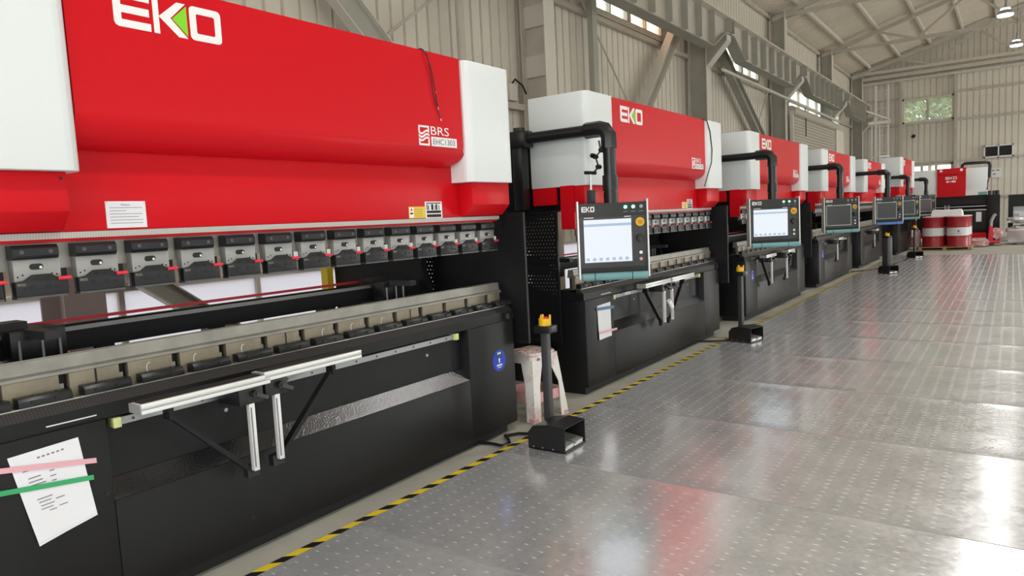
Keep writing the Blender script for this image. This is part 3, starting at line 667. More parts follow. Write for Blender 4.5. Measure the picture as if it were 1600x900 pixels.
    for a, b, z0, z1 in ((.012, .145, .006, .024), (.012, .145, .031, .047), (.012, .145, .090, .096)): MB().box(-.078, -.0772, 2.503 + a, 2.503 + b, 1.545 + z0, 1.545 + z1).build('printed_bar', 'print_black', st)
    for k, (a, b) in enumerate(((.012, .020), (.026, .034), (.055, .075), (.088, .094), (.098, .112), (.125, .131))): MB().box(-.078, -.0772, 2.503 + a, 2.503 + b, 1.596, 1.632 - .006 * (k % 2)).build('pictogram', 'print_black', st)
    # backgauge
    MB().box(-.80, -.72, .12, 3.10, 1.0, 1.09).build('backgauge_beam', 'black', p)
    MB().box(-.735, -.715, .5, 2.6, 1.092, 1.112).build('linear_rail', 'rail', p)
    MB().box(-.90, -.88, .4, 2.9, 1.12, 1.135).build('red_rail_cover', 'redplastic', p)
    for y in (.42, 2.62):
        f = MB().box(-.86, -.62, y, y + .22, .98, 1.13).build('backgauge_finger', 'blackplastic', p, bevel=.004)
        MB().box(-.70, -.42, y + .06, y + .12, 1.10, 1.135).build('finger_bar', 'charcoal', f); MB().box(-.82, -.70, y - .02, y + .10, 1.13, 1.165).build('finger_block', 'blackplastic', f)
        for dy in (.03, .12, .19): MB().cyl((-.615, y + dy, 1.0), (-.615, y + dy, 1.09), .006, n=6).build('screw', 'aludark', f)
    for y in (.8, 1.4, 2.2): MB().box(-.82, -.74, y, y + .10, .93, 1.0).build('beam_bracket', 'blackplastic', p)
    MB().box(-1.74, -1.68, .12, 3.14, .95, 1.02).build('rear_tie_bar', 'black', p)
    MB().box(-1.80, -1.72, 3.06, 3.12, .5, 2.0).build('rear_light_guard', 'yellow', p)
    # right-hand side guard with perforated sheet
    def guard(y, xa, xb, za, zb):
        g = MB(); t = .022
        g.box(xa, xb, y, y + t, zb - t, zb).box(xa, xb, y, y + t, za, za + t).box(xb - t, xb, y, y + t, za + t, zb - t).box(xa, xa + t, y, y + t, za + t, zb - t)
        go = g.build('side_guard', 'black', p)
        s = MB(); perforated(s, (xa + .02, y + .011, za + .02), (1, 0, 0), (0, 0, 1), xb - xa - .04, zb - za - .04); s.build('perforated_sheet', 'black', go, normals=False)
        MB().box(xa - .06, xa, y + .004, y + .018, za + .1, za + .13).build('hinge', 'blackplastic', go)
    guard(PL + .045, -1.02, .10, .63, 1.56)
    guard(-.075, -.76, -.20, .45, 1.57)
    return p
PRESS = make_press()
def place_press(o, x, y, lab, zs=1.0):
    o.location = (x, y, 0); o.scale = (1, 1, zs); tag(o, lab, 'press brake', 'red and white press brakes in a row'); return o
place_press(PRESS, -2.88, 0.73, 'nearest large red and white press brake filling the left of the picture')
P2 = place_press(copy_tree(PRESS), -2.88, 5.03, 'second press brake from the camera, behind the plastic stool')
far_skip = ('rivet', 'jaw_hole', 'screw', 'slot_pin', 'bar_edge', 'jaw_edge')
P3 = place_press(copy_tree(PRESS, skip=far_skip), -2.88, 9.34, 'third press brake from the camera, its console screen lit')
P4 = place_press(copy_tree(PRESS, skip=far_skip), -2.87, 13.65, 'fourth press brake from the camera, in front of the roller shutter')
P5 = place_press(copy_tree(PRESS, skip=far_skip), -2.86, 17.95, 'fifth press brake from the camera, beside the blue-handled console')
P6 = place_press(copy_tree(PRESS, skip=far_skip), -2.62, 22.4, 'sixth, tallest press brake at the far end of the row', 1.09)

# things printed or stuck on single machines
def sticker_round(p, y, z):
    s = MB().cyl((0, y, z), (.002, y, z), .075, n=28).build('round_sticker', 'blue', p)
    MB().ext([(.052 * math.cos(R(a)), .052 * math.sin(R(a)) + .012) for a in range(20, 161, 20)] + [(-.03, .022), (.03, .022)], (.002, y, z), YU, ZU, .0008).build('dark_arc', 'darkblue', s)
    MB().box(.002, .0032, y - .018, y - .004, z + .044, z + .058).box(.002, .0032, y + .003, y + .017, z + .044, z + .058).build('printed_characters', 'print_white', s)
    MB().cyl((.002, y, z + .008), (.003, y, z + .008), .009, n=10).box(.002, .003, y - .006, y + .006, z - .016, z + .002).build('printed_figure', 'print_white', s)
    for k in range(4): MB().box(.002, .003, y - .03 + .016 * k, y - .018 + .016 * k, z - .038, z - .026).build('printed_character', 'print_white', s)
    MB().box(.002, .003, y - .022, y + .022, z - .05, z - .046).build('printed_line', 'print_white', s)
sticker_round(PRESS, 3.075, .545); sticker_round(P3, .30, .60); sticker_round(P4, .30, .60)
for y in (.74, .95, 1.19, 1.67, 1.87, 2.10):
    MB().tube([(-.0972, y + .012 * math.cos(R(a)), .958 + .022 * math.sin(R(a))) for a in range(70, 291, 20)], .0012, 5).build('chalk_mark', 'print_white', PRESS)
nt = MB().box(-.08, -.077, .620, .780, 1.553, 1.661).build('notice_plate', 'paper', PRESS)
lettering('notice_title', 'Notice', (-.077, .68, 1.643), YU, ZU, .035, .008, 'print_grey', nt)
for k, (a, b) in enumerate(((.015, .145), (.015, .08), (.015, .145), (.015, .13), (.015, .145), (.015, .145))):
    MB().box(-.077, -.0765, .62 + a, .62 + b, 1.634 - .0125 * k, 1.636 - .0125 * k).build('printed_line', 'print_grey', nt)
for y, z in ((.626, 1.655), (.774, 1.655)): MB().cyl((-.077, y, z), (-.0755, y, z), .0022, n=6).build('rivet', 'aludark', nt)

# taped papers
def sheet(name, lab, corners, x0, group=None):
    """slightly curled sheet through four (y,z) corners: tl, tr, br, bl"""
    mb = MB(); n = 6; (tl, tr, br, bl) = corners
    q = lambda a, b, s, t: (a[0] * (1 - s) + b[0] * s, a[1] * (1 - s) + b[1] * s)
    for j in range(n + 1):
        for i in range(n + 1):
            s, t = i / n, j / n; p0 = q(tl, tr, s, t); p1 = q(bl, br, s, t); y = p0[0] * (1 - t) + p1[0] * t; z = p0[1] * (1 - t) + p1[1] * t
            mb.v.append((x0 + .003 + .010 * max(0, t - .6) ** 1 + .006 * abs(s - .5) * t, y, z))
    for j in range(n):
        for i in range(n): a = j * (n + 1) + i; mb.f.append((a, a + 1, a + n + 2, a + n + 1))
    return mb
r_ = empty('paper_sheet', (0, 0, 0)); tag(r_, 'tilted white printed paper taped to the nearest black machine front', 'paper')
sheet('', '', ((.894, .755), (1.127, .767), (1.162, .458), (.957, .417)), -2.879).build('top_page', 'paper', r_)
sheet('', '', ((.900, .752), (1.125, .760), (1.164, .448), (.960, .405)), -2.882).build('back_page', 'paper', r_)
def line_on(y, z, l, h=.004, x=-2.8755, parent=r_, mt='print_grey', sk=.05):
    MB().ext([(0, 0), (l, sk * l), (l, sk * l + h), (0, h)], (x, y, z), YU, ZU, .0004).build('printed_line', mt, parent)
for k in range(6): line_on(.985 + .016 * k, .727 + .0012 * k, .009, .006)
for k, (y, z, l) in enumerate(((.935, .69, .05), (.95, .66, .04), (.95, .645, .045), (.955, .632, .05), (.97, .575, .05), (.975, .562, .04), (.98, .548, .045), (.98, .535, .04), (.985, .522, .045), (.99, .51, .025), (1.02, .668, .015), (1.02, .648, .02), (1.025, .63, .015), (1.03, .56, .03), (1.04, .53, .028), (1.045, .455, .02))): line_on(y, z, l, .0035, -2.8745)
def tape(lab, y0, z0, y1, z1, w, mt, x=-2.868):
    d = MB().ext([(0, -w / 2), (y1 - y0, z1 - z0 - w / 2), (y1 - y0, z1 - z0 + w / 2), (0, w / 2)], (x, y0, z0), YU, ZU, .0008).build('tape_strip', mt); tag(d, lab, 'tape')
tape('pale pink tape strip across the upper part of the nearest paper', .74, .742, 1.181, .660, .020, 'pinktape', -2.8725)
tape('green tape strip across the middle of the nearest paper', .74, .655, 1.165, .598, .019, 'greentape', -2.8725)
r2 = empty('paper_sheet', (0, 0, 0)); tag(r2, 'narrow white paper taped to the front of the second press', 'paper')
sheet('', '', ((5.225, .744), (5.468, .752), (5.462, .452), (5.235, .446)), -2.879).build('page', 'paper', r2)
tape('dark blue tape strip on the paper of the second press', 5.205, .717, 5.53, .700, .026, 'bluetape', -2.8735); tape('whitish pink tape strip near the bottom of the paper on the second press', 5.235, .508, 5.56, .498, .020, 'pinktape', -2.866)

# loose wires hanging over the front panels
w = empty('loose_wire', (0, 0, 0)); tag(w, 'thin black wires dangling over the top of the nearest red panel', 'wire')
MB().tube([(-2.95, 3.12, 2.53), (-2.83, 3.14, 2.532), (-2.815, 3.17, 2.50), (-2.82, 3.215, 2.40), (-2.822, 3.235, 2.30), (-2.822, 3.25, 2.21)], .0028, 6).build('wire', 'cable', w)
MB().tube([(-2.93, 3.125, 2.53), (-2.825, 3.15, 2.53), (-2.815, 3.18, 2.48), (-2.82, 3.205, 2.38), (-2.82, 3.21, 2.28), (-2.822, 3.245, 2.20), (-2.822, 3.27, 2.14)], .0025, 6).build('wire', 'cable', w)
for y, z in ((3.236, 2.30), (3.25, 2.205), (3.27, 2.14)): MB().cyl((-2.822, y, z), (-2.822, y + .006, z - .014), .0022, n=6).build('bare_end', 'alu', w)
w = empty('loose_wire', (0, 0, 0)); tag(w, 'thin black cable hanging down beside the right cover of the second press', 'wire')
MB().tube([(-2.84, 7.72, 2.53), (-2.80, 7.78, 2.51), (-2.795, 7.86, 2.40), (-2.79, 7.90, 2.2), (-2.785, 7.86, 2.05), (-2.785, 7.72, 1.90), (-2.785, 7.62, 1.78)], .006, 6).build('wire', 'cable', w)

# front sheet supports sliding on a rail
def rail_for(p, n=2):
    MB().box(-.066, -.028, .545, 2.655, .765, .795).build('support_rail', 'rail', p)
    for k in range(14): MB().cyl((-.029, .62 + .15 * k, .78), (-.026, .62 + .15 * k, .78), .006, n=8).build('rail_screw', 'charcoal', p)
    for y in (.535, 2.64): MB().box(-.066, -.008, y, y + .03, .760, .80).build('rail_stop', 'stopyellow', p, bevel=.002)
for p in (PRESS, P2, P3, P4, P5): rail_for(p)
def support(loc, sgn, length, lab):
    """folding arm: vertical pivot tube, slotted arm lying along the table, diagonal strut"""
    a = empty('sheet_support_arm', loc); tag(a, lab, 'support arm', 'folding sheet support arms on the press fronts'); s = sgn
    ya, yb = sorted((-.08 * s, length * s))
    arm = MB(); arm.box(-.045, .045, ya, yb, .835, .872).box(.032, .047, ya, yb, .858, .875).box(.032, .047, ya, yb, .835, .850); arm.build('arm_profile', 'alu', a, bevel=.0015)
    MB().box(-.030, .022, ya + .012, yb - .012, .8725, .878).build('brush_strip', 'blackflat', a)
    MB().box(.0468, .0475, ya, yb, .850, .856).build('profile_slot', 'aludark', a)
    yy = (ya - .003, ya) if True else None
    MB().box(-.045, .045, ya - .004, ya, .836, .872).build('end_cap', 'aludark', a)
    MB().box(-.155, .015, -.06, .06, .755, .834).build('slide_block', 'blackplastic', a, bevel=.004)
    k = MB().cyl((.015, .01, .80), (.04, .01, .80), .016, n=10).build('clamp_knob', 'blackplastic', a); MB().bar((.04, .01, .80), (.05, .06 , .775), .012, .016).build('clamp_lever', 'charcoal', k)
    MB().box(-.012, .014, -.013, .013, .452, .76).build('pivot_tube', 'alu', a, bevel=.002)
    MB().box(.0142, .016, -.010, -.004, .47, .74).build('tube_scale', 'print_grey', a)
    MB().bar((-.03, 0, .44), (-.03, s * .36, .80), .02, .035, up=(1, 0, 0)).bar((-.03, s * .35, .775), (-.03, s * .35, .83), .02, .05, up=(1, 0, 0)).build('strut', 'black', a)
    MB().box(-.05, -.015, -.03, .03, .42, .47).build('strut_foot', 'blackplastic', a)
    return a
S1 = support((-2.735, 1.772, 0), -1, .49, 'left long aluminium support arm folded on the nearest press')
support((-2.735, 1.905, .012), 1, .49, 'right aluminium support arm folded on the nearest press, with white profile')
support((-2.735, 6.31, 0), -1, .50, 'left aluminium support arm folded on the second press')
support((-2.735, 6.50, 0), 1, .50, 'right aluminium support arm folded on the second press')
support((-2.735, 10.05, 0), -1, .40, 'left aluminium support arm on the third press'); support((-2.735, 10.86, 0), 1, .30, 'right aluminium support arm on the third press')
support((-2.725, 14.55, 0), 1, .35, 'small aluminium support arm on the fourth press'); support((-2.71, 18.9, 0), 1, .35, 'small aluminium support arm on the fifth press')
tag(MB().cyl((-2.725, 6.40, .655), (-2.715, 6.455, .58), .022, n=14).build('paper_roll', 'print_white'), 'small white roll wedged between the support tubes of the second press', 'roll')

# ------------------------------------------------------------------ control consoles on swing arms
def console(loc, mount_x, W, H, lab, screen, handle, rz=R(35.5), lit=True, frame='alu', post_z=1.585):
    """loc: point under the drop tube; mount_x: where the arm leaves the machine"""
    X, Y = loc; c = empty('control_console', (X, Y, 0)); tag(c, lab, 'control console', 'consoles hanging from swing arms'); mx = mount_x - X
    MB().box(mx - .05, mx + .05, -.05, .05, post_z, 2.14).build('arm_post', 'blackplastic', c, bevel=.008)
    MB().box(mx - .05, mx + .02, .04, .15, 1.62, 1.80).build('mount_bracket', 'black', c)
    e = MB().box(mx - .065, mx + .10, -.07, .07, 2.11, 2.25).build('arm_joint', 'blackplastic', c, bevel=.012)
    MB().cyl((mx, 0, 2.25), (mx, 0, 2.28), .05, n=16).build('joint_cap', 'blackplastic', e)
    MB().cyl((mx + .08, 0, 2.185), (-.10, 0, 2.185), .046, n=18).build('arm_tube', 'blackplastic', c)
    el = MB().tube([(-.20, 0, 2.185), (-.08, 0, 2.185), (-.03, 0, 2.17), (0, 0, 2.13), (.0, 0, 2.03)], .064, 8).build('elbow', 'blackplastic', c)
    MB().cyl((0, 0, 1.60), (0, 0, 2.04), .050, n=18).build('drop_tube', 'blackplastic', c)
    for z0, z1, r in ((1.70, 1.82, .062), (1.60, 1.69, .056), (1.735, 1.742, .066), (1.66, 1.667, .060)): MB().cyl((0, 0, z0), (0, 0, z1), r, n=14).build('coupling', 'blackplastic', c)
    # housing, built facing -y then turned towards the operator
    h = MB().ext([(-.05, 1.06), (.09, 1.06), (.06, H + 1.05), (-.05, H + 1.05)], (-W / 2, 0, 0), (0, 1, 0), (0, 0, 1), W, (1, 0, 0)).build('console_housing', 'charcoal', c, bevel=.004, rot=(0, 0, rz))
    T = Vector((0, -.05, 1.06)); U = Vector((1, 0, 0)); V = Vector((0, 0, 1))
    def on(mb, nm, mt, bevel=0): return mb.build(nm, mt, h, bevel=bevel)
    f = -.052
    on(MB().box(-W / 2, W / 2, f - .006, f + .01, 1.06 + H * .80, 1.05 + H), 'header_strip', 'blackplastic')
    for sx in (-1, 1): on(MB().ext([(-.075, 1.02), (.05, 1.02), (.035, H + 1.07), (-.065, H + 1.07)], (sx * W / 2 - (.012 if sx < 0 else 0), 0, 0), (0, 1, 0), (0, 0, 1), .012, (1, 0, 0)), 'side_strip', frame)
    sw, sh_ = W * .70, H * .60; sx0 = -W * .43; sz0 = 1.06 + H * .155
    on(MB().box(sx0 - .012, sx0 + sw + .012, f - .004, f + .01, sz0 - .012, sz0 + sh_ + .012), 'screen_bezel', 'charcoal' if lit else 'aludark')
    so = on(MB().box(sx0, sx0 + sw, f - .006, f, sz0, sz0 + sh_), 'screen', screen)
    if lit:
        MB().box(sx0, sx0 + sw, f - .0068, f - .006, sz0 + sh_ * .84, sz0 + sh_ * .90).build('screen_toolbar', 'screen_bar', so)
        for k in range(7): MB().box(sx0 + .012 + sw * k / 7.3, sx0 + sw * (k + .75) / 7.3, f - .0068, f - .006, sz0 + .012, sz0 + .035).build('screen_button', 'screen_bar', so)
    w, g = brand((-W * .455, f - .006, 1.06 + H * .865), (1, 0, 0), (0, 0, 1), W * .19, H * .075, .0015, False); on(w, 'brand_lettering', 'print_white')
    for i in range(3):
        x = W * (.19 + .115 * i); b = on(MB().cyl((x, f - .004, 1.06 + H * .915), (x, f - .016, 1.06 + H * .915), .014, n=14), 'indicator_button', 'led_green' if lit and i < 2 else 'led_off')
        MB().box(x - .018, x + .018, f - .0075, f - .006, 1.06 + H * .845, 1.06 + H * .856).build('button_caption', 'print_grey', b)
    on(MB().box(-W * .42, -W * .28, f - .0015, f, 1.06 + H * .777, 1.06 + H * .789), 'screen_caption', 'print_white'); on(MB().box(W * .17, W * .27, f - .0015, f, 1.06 + H * .777, 1.06 + H * .789), 'screen_caption', 'print_white')
    x = W * .40; zt = 1.06 + H * .70
    e = on(MB().cyl((x, f, zt), (x, f - .004, zt), W * .065, n=24), 'emergency_stop_plate', 'estop_yellow'); MB().cyl((x, f - .004, zt), (x, f - .035, zt), W * .026, W * .033, n=18).build('emergency_stop_button', 'orange' if lit else 'brassy', e)
    zt = 1.06 + H * .47; k = on(MB().cyl((x, f, zt), (x, f - .03, zt), W * .060, W * .055, n=24), 'hand_wheel', 'blackplastic'); MB().cyl((x, f - .03, zt - .008), (x, f - .034, zt - .008), W * .02, n=12).build('wheel_dimple', 'charcoal', k)
    for j, (zt, m) in enumerate(((.27, 'print_white'), (.18, 'stoolpink' if W < .6 and lit else 'print_white'))): on(MB().cyl((x, f, 1.06 + H * zt), (x, f - .010, 1.06 + H * zt), .013, n=14), 'push_button', m)
    hb_ = on(MB().cyl((-W / 2 + .01, -.085, 1.035), (W / 2 - .01, -.085, 1.035), .030, n=16), 'handle_bar', handle)
    for x in (-W * .30, W * .25): MB().cyl((x - .003, -.085, 1.035), (x + .003, -.085, 1.035), .031, n=16).build('handle_seam', 'blackflat', hb_)
    on(MB().box(-W / 2 + .012, W / 2 - .012, f - .005, f + .02, 1.062, 1.10), 'lower_recess', 'blackflat')
    return c
console((-2.565, 4.95), -3.41, .53, .555, 'nearest control console, large lit screen and teal handle', 'screen_on', 'teal')
console((-2.50, 9.27), -3.41, .62, .565, 'second control console with a lit screen, before the third press', 'screen_on', 'teal')
console((-2.50, 13.58), -3.40, .60, .565, 'third control console with a dark screen and green handle', 'screen_off', 'teal', lit=False)
console((-2.30, 17.87), -3.39, .61, .575, 'control console with a dark screen and bright blue handle', 'screen_off', 'handleblue', lit=False)
console((-2.37, 22.3), -3.15, .58, .60, 'fifth control console, half hidden behind the blue-handled one', 'screen_off', 'teal', lit=False)
console((-2.27, 26.2), -3.05, .50, .63, 'farthest control console with dark maroon screen and light frame', 'screen_maroon', 'aludark', lit=False, rz=R(10), frame='aludark', post_z=0.0)

# dial gauge stand on the nearest console
g = empty('gauge_stand', (-2.70, 4.88, 1.638)); tag(g, 'black jointed gauge stand standing on the nearest console', 'gauge stand')
MB().box(-.028, .028, -.025, .025, -.03, .075).build('magnet_base', 'charcoal', g, bevel=.003)
MB().cyl((0, 0, .07), (0, 0, .22), .009, n=10).build('rod', 'alu', g)
MB().cyl((-.05, .0, .215), (.05, 0, .205), .014, n=8).build('clamp', 'blackplastic', g)
MB().tube([(.03, 0, .21), (.075, 0, .25), (.05, 0, .33), (.10, 0, .37), (.085, 0, .45)], .008, 8).build('jointed_arm', 'blackplastic', g)
for x, z in ((.075, .25), (.05, .33), (.03, .34), (.105, .375)): MB().cyl((x, -.018, z), (x, .018, z), .019, n=10).build('joint_knob', 'blackplastic', g)

# ------------------------------------------------------------------ foot pedals
def pedal(loc, rz, lab, pw=.025):
    p = empty('foot_pedal', loc, rz); tag(p, lab, 'foot pedal', 'black foot pedals with stop button posts')
    # opening faces +x
    w = .13; sidep = [(-.14, .006), (.14, .006), (.14, .165), (.02, .175), (-.10, .155), (-.14, .11)]
    for y in (-w, w - .004): MB().profy(sidep, y, y + .004).build('side_plate', 'blackplastic', p)
    top = MB()
    for (a, za), (b, zb) in zip(sidep[2:5], sidep[3:6]): top.bar((a, 0, za), (b, 0, zb), 2 * w, .004)
    top.build('hood', 'blackplastic', p); MB().box(-.142, -.138, -w, w, .006, .11).build('rear_plate', 'blackplastic', p)
    MB().box(-.14, .14, -w, w, .004, .012).build('base_plate', 'charcoal', p)
    for y in (-.115, .008):
        q = MB().box(.0, .13, y, y + .105, .014, .030).build('pedal_base', 'alu', p, bevel=.002)
        MB().profy([(.0, .055), (.135, .036), (.135, .046), (.0, .066)], y + .004, y + .10).build('tread', 'aludark', q); MB().box(.125, .137, y + .02, y + .085, .030, .040).build('tread_lip', 'alu', q)
    MB().box(-.10, -.096, -.10, .02, .06, .13).build('warning_label', 'orange', p)
    for x in (-.10, -.03, .05): MB().cyl((x, -w, .02), (x, -w - .003, .02), .005, n=8).build('bolt', 'aludark', p)
    MB().box(-.125 - pw, -.125 + pw, .108 - pw, .108 + pw * .9, .006, .74).build('post', 'charcoal', p, bevel=.003)
    b = MB().box(-.190, -.060, .060, .160, .735, .785).build('button_box', 'blackplastic', p, bevel=.006)
    cl = MB().cyl((-.125, .108, .785), (-.125, .108, .832), .042, n=20).build('stop_collar', 'estop_yellow', p)
    for k in range(3):
        t = R(30 + 120 * k); MB().bar((-.125 + .036 * math.cos(t), .108 + .036 * math.sin(t), .83), (-.125 + .036 * math.cos(t), .108 + .036 * math.sin(t), .855), .02, .012, up=(math.cos(t), math.sin(t), 0)).build('collar_tooth', 'estop_yellow', cl)
    MB().cyl((-.125, .108, .832), (-.125, .108, .842), .022, n=16).build('stop_button', 'redplastic', cl)
    return p
pedal((-2.43, 3.80, .007), 0, 'nearest black foot pedal with yellow-collared stop post beside the stool')
pedal((-2.46, 7.95, .007), R(-14), 'second foot pedal standing before the second press, yellow stop button')
pedal((-2.12, 16.6, .007), R(-35), 'third foot pedal on a thick post below the blue-handled console', .07)
pedal((-2.08, 21.2, .007), R(-40), 'farthest foot pedal with leaning post near the drums')

# ------------------------------------------------------------------ plastic stool
st = empty('plastic_stool', (-3.005, 4.385, 0), R(-11)); st.scale = (1.03, 1.03, 1.07); tag(st, 'white plastic stool stained with red paint behind the nearest pedal', 'stool')
MB().ext(rrect(.27, .27, .04, 3, -.135, -.135), (0, 0, .455), (1, 0, 0), (0, 1, 0), .018).build('seat', 'stool', st, bevel=.006)
MB().ext(rrect(.255, .255, .035, 3, -.1275, -.1275), (0, 0, .4735), (1, 0, 0), (0, 1, 0), .004).build('stained_top', 'stool_stained', st, bevel=.002)
for sx in (-1, 1):
    for sy in (-1, 1):
        leg = MB(); t = .007
        for ax in (0, 1):
            a = (.135 * sx, .135 * sy); b = (.185 * sx, .185 * sy); wd = .095
            if ax == 0: pts = [(a[0] - sx * .12, a[1], .455), (a[0], a[1], .455), (b[0], b[1], 0), (b[0] - sx * .075, b[1], 0), (b[0] - sx * .085, b[1] - sy * .008, .25)]
            else: pts = [(a[0], a[1] - sy * .12, .455), (a[0], a[1], .455), (b[0], b[1], 0), (b[0], b[1] - sy * .075, 0), (b[0] - sx * .008, b[1] - sy * .085, .25)]
            n_ = Vector((0, -sy * t, 0)) if ax == 0 else Vector((-sx * t, 0, 0))
            m_ = len(pts); leg.add([Vector(q) for q in pts] + [Vector(q) + n_ for q in pts], [tuple(range(m_)), tuple(range(2 * m_ - 1, m_ - 1, -1))] + [(i, i + m_, (i + 1) % m_ + m_, (i + 1) % m_) for i in range(m_)])
        lo = leg.build('leg', 'stool', st); MB().box(min(.185 * sx, .13 * sx), max(.185 * sx, .13 * sx), min(.185 * sy, .13 * sy), max(.185 * sy, .13 * sy), 0, .03).build('foot', 'stoolpink', lo, bevel=.004)
for ax in (0, 1):
    for sg in (-1, 1):
        q = sg * .162
        (MB().box(-.14, .14, q - .004, q + .004, .13, .20) if ax == 0 else MB().box(q - .004, q + .004, -.14, .14, .13, .20)).build('stretcher', 'stoolpink', st)
        q = sg * .138
        (MB().box(-.13, .13, q - .004, q + .004, .40, .456) if ax == 0 else MB().box(q - .004, q + .004, -.13, .13, .40, .456)).build('apron', 'stool', st)
MB().cyl((.139, -.07, .425), (.142, -.07, .425), .017, n=14).build('paint_blot', 'redplastic', st)

# ------------------------------------------------------------------ floor markings and cables
tag(MB().box(-2.736, -2.682, .2, 21.9, .0005, .0028).build('hazard_tape', 'hazard', loc=(0, -.0173, 0)), 'yellow and black hazard tape along the row of presses', 'tape')
tag(MB().box(-2.69, 2.2, 22.2, 22.26, .0075, .0095).build('hazard_tape', 'hazard_far'), 'pale dashed tape line across the far floor', 'tape')
tag(MB().tube([(-2.95, 3.60, .012), (-2.85, 3.62, .014), (-2.74, 3.60, .02), (-2.72, 3.66, .03), (-2.79, 3.74, .02), (-2.86, 3.80, .014), (-2.80, 3.88, .016), (-2.70, 3.90, .02), (-2.62, 3.86, .02), (-2.565, 3.82, .03)], .011, 8).build('cable', 'cable'), 'black cable looping on the floor to the nearest foot pedal', 'cable')
tag(MB().tube([(-2.95, 7.72, .012), (-2.80, 7.76, .014), (-2.70, 7.80, .018), (-2.60, 7.92, .02)], .011, 8).build('cable', 'cable'), 'black cable running to the second foot pedal', 'cable')
tag(MB().tube([(-2.9, 16.9, .012), (-2.6, 17.3, .02), (-2.35, 18.4, .02), (-2.2, 20.2, .02), (-2.22, 21.1, .03)], .012, 6).build('cable', 'cable'), 'dark cable on the far floor by the last pedal', 'cable')
tag(MB().box(-5.42, -5.36, 7.62, 7.80, 3.08, 3.30).build('socket_box', 'frame_light', bevel=.004), 'small pale socket box on the wall above the gap between presses', 'socket')
tag(MB().tube([(-5.38, 7.70, 3.30), (-5.36, 7.75, 3.36), (-5.35, 7.90, 3.30), (-5.36, 8.0, 3.2)], .012, 6).build('cable', 'cable'), 'short black cable at the wall socket', 'cable')

# ------------------------------------------------------------------ far end of the hall
fp = empty('press_brake', (-2.98, 27.9, 0)); tag(fp, 'press brake facing the camera at the far end, red middle panel', 'press brake', 'red and white press brakes in a row')
MB().box(-.6, .885, 0, .5, 1.60, 2.52).build('cylinder_cover', 'white', fp, bevel=.01); MB().box(1.70, 2.29, 0, .5, 1.60, 2.50).build('cylinder_cover', 'white', fp, bevel=.01)
for a, b in ((-.6, .885), (1.70, 2.29)): MB().box(a, b, -.02, 0, 1.60, 1.76).build('cover_skirt', 'whiteplastic', fp)
MB().profy([(0, 0)] * 0 or [(.885, 1.585), (1.70, 1.585), (1.70, 2.53), (.885, 2.53)], -.05, .5).build('red_panel', 'red', fp); MB().box(.885, 1.70, -.075, -.05, 2.34, 2.53).build('panel_cap', 'red', fp)
w, g_ = brand((1.13, -.052, 2.16), (1, 0, 0), (0, 0, 1), .32, .09, .003, False); w.build('brand_lettering', 'print_white', fp)
for a, b in ((1.15, 1.22), (1.25, 1.27), (1.30, 1.42)): MB().box(a, b, -.053, -.05, 2.06, 2.115).build('model_lettering', 'print_white', fp)
for x in (1.0, 1.58): MB().cyl((x, -.075, 2.46), (x, -.08, 2.46), .045, n=16).build('round_sticker', 'print_white', fp)
MB().box(-.6, 2.29, .05, .45, 1.30, 1.60).build('ram', 'blackflat', fp); MB().box(-.6, 2.29, .02, .08, 1.22, 1.25).build('upper_rail', 'rail', fp); MB().box(-.6, 2.29, -.02, .02, 1.09, 1.13).build('lower_rail', 'aludark', fp)
for x in (1.1, 1.2): MB().box(x, x + .05, -.05, .02, 1.14, 1.30).build('tool_block', 'platesteel', fp)
MB().box(-.6, 2.29, -.02, .4, .45, 1.05).build('lower_table', 'black', fp); MB().box(-.6, 2.29, -.25, .4, .20, .36).build('base_beam', 'red', fp); MB().box(-.6, 2.29, .1, .5, .36, .45).build('recess', 'blackflat', fp); MB().box(-.6, 2.29, .46, .5, 1.05, 1.30).build('rear_panel', 'blackflat', fp)  # dark backing added so no bright wall shows through the throat
MB().box(2.29, 2.64, -.12, .6, 0, 1.58).build('side_frame', 'black', fp, bevel=.01); MB().box(2.05, 2.29, -.03, .0, 1.60, 1.70).build('teal_tray', 'teal', fp); MB().box(2.0, 2.15, -.05, -.02, .72, 1.04).build('hanging_paper', 'paper', fp)
MB().tube([(1.58, .1, 2.50), (1.60, .1, 2.62), (1.66, .1, 2.66), (2.25, .1, 2.66), (2.33, .1, 2.63), (2.36, .1, 2.55), (2.35, .1, 2.15)], .05, 10).build('swing_arm', 'blackplastic', fp); MB().tube([(2.35, .1, 2.2), (2.30, .05, 2.0), (2.29, 0, 1.75)], .02, 6).build('arm_cable', 'cable', fp)
for x in (2.36, 2.48, 2.58): MB().cyl((x, .1, 1.58), (x, .1, 1.72), .05, n=12).build('motor_cap', 'charcoal', fp)
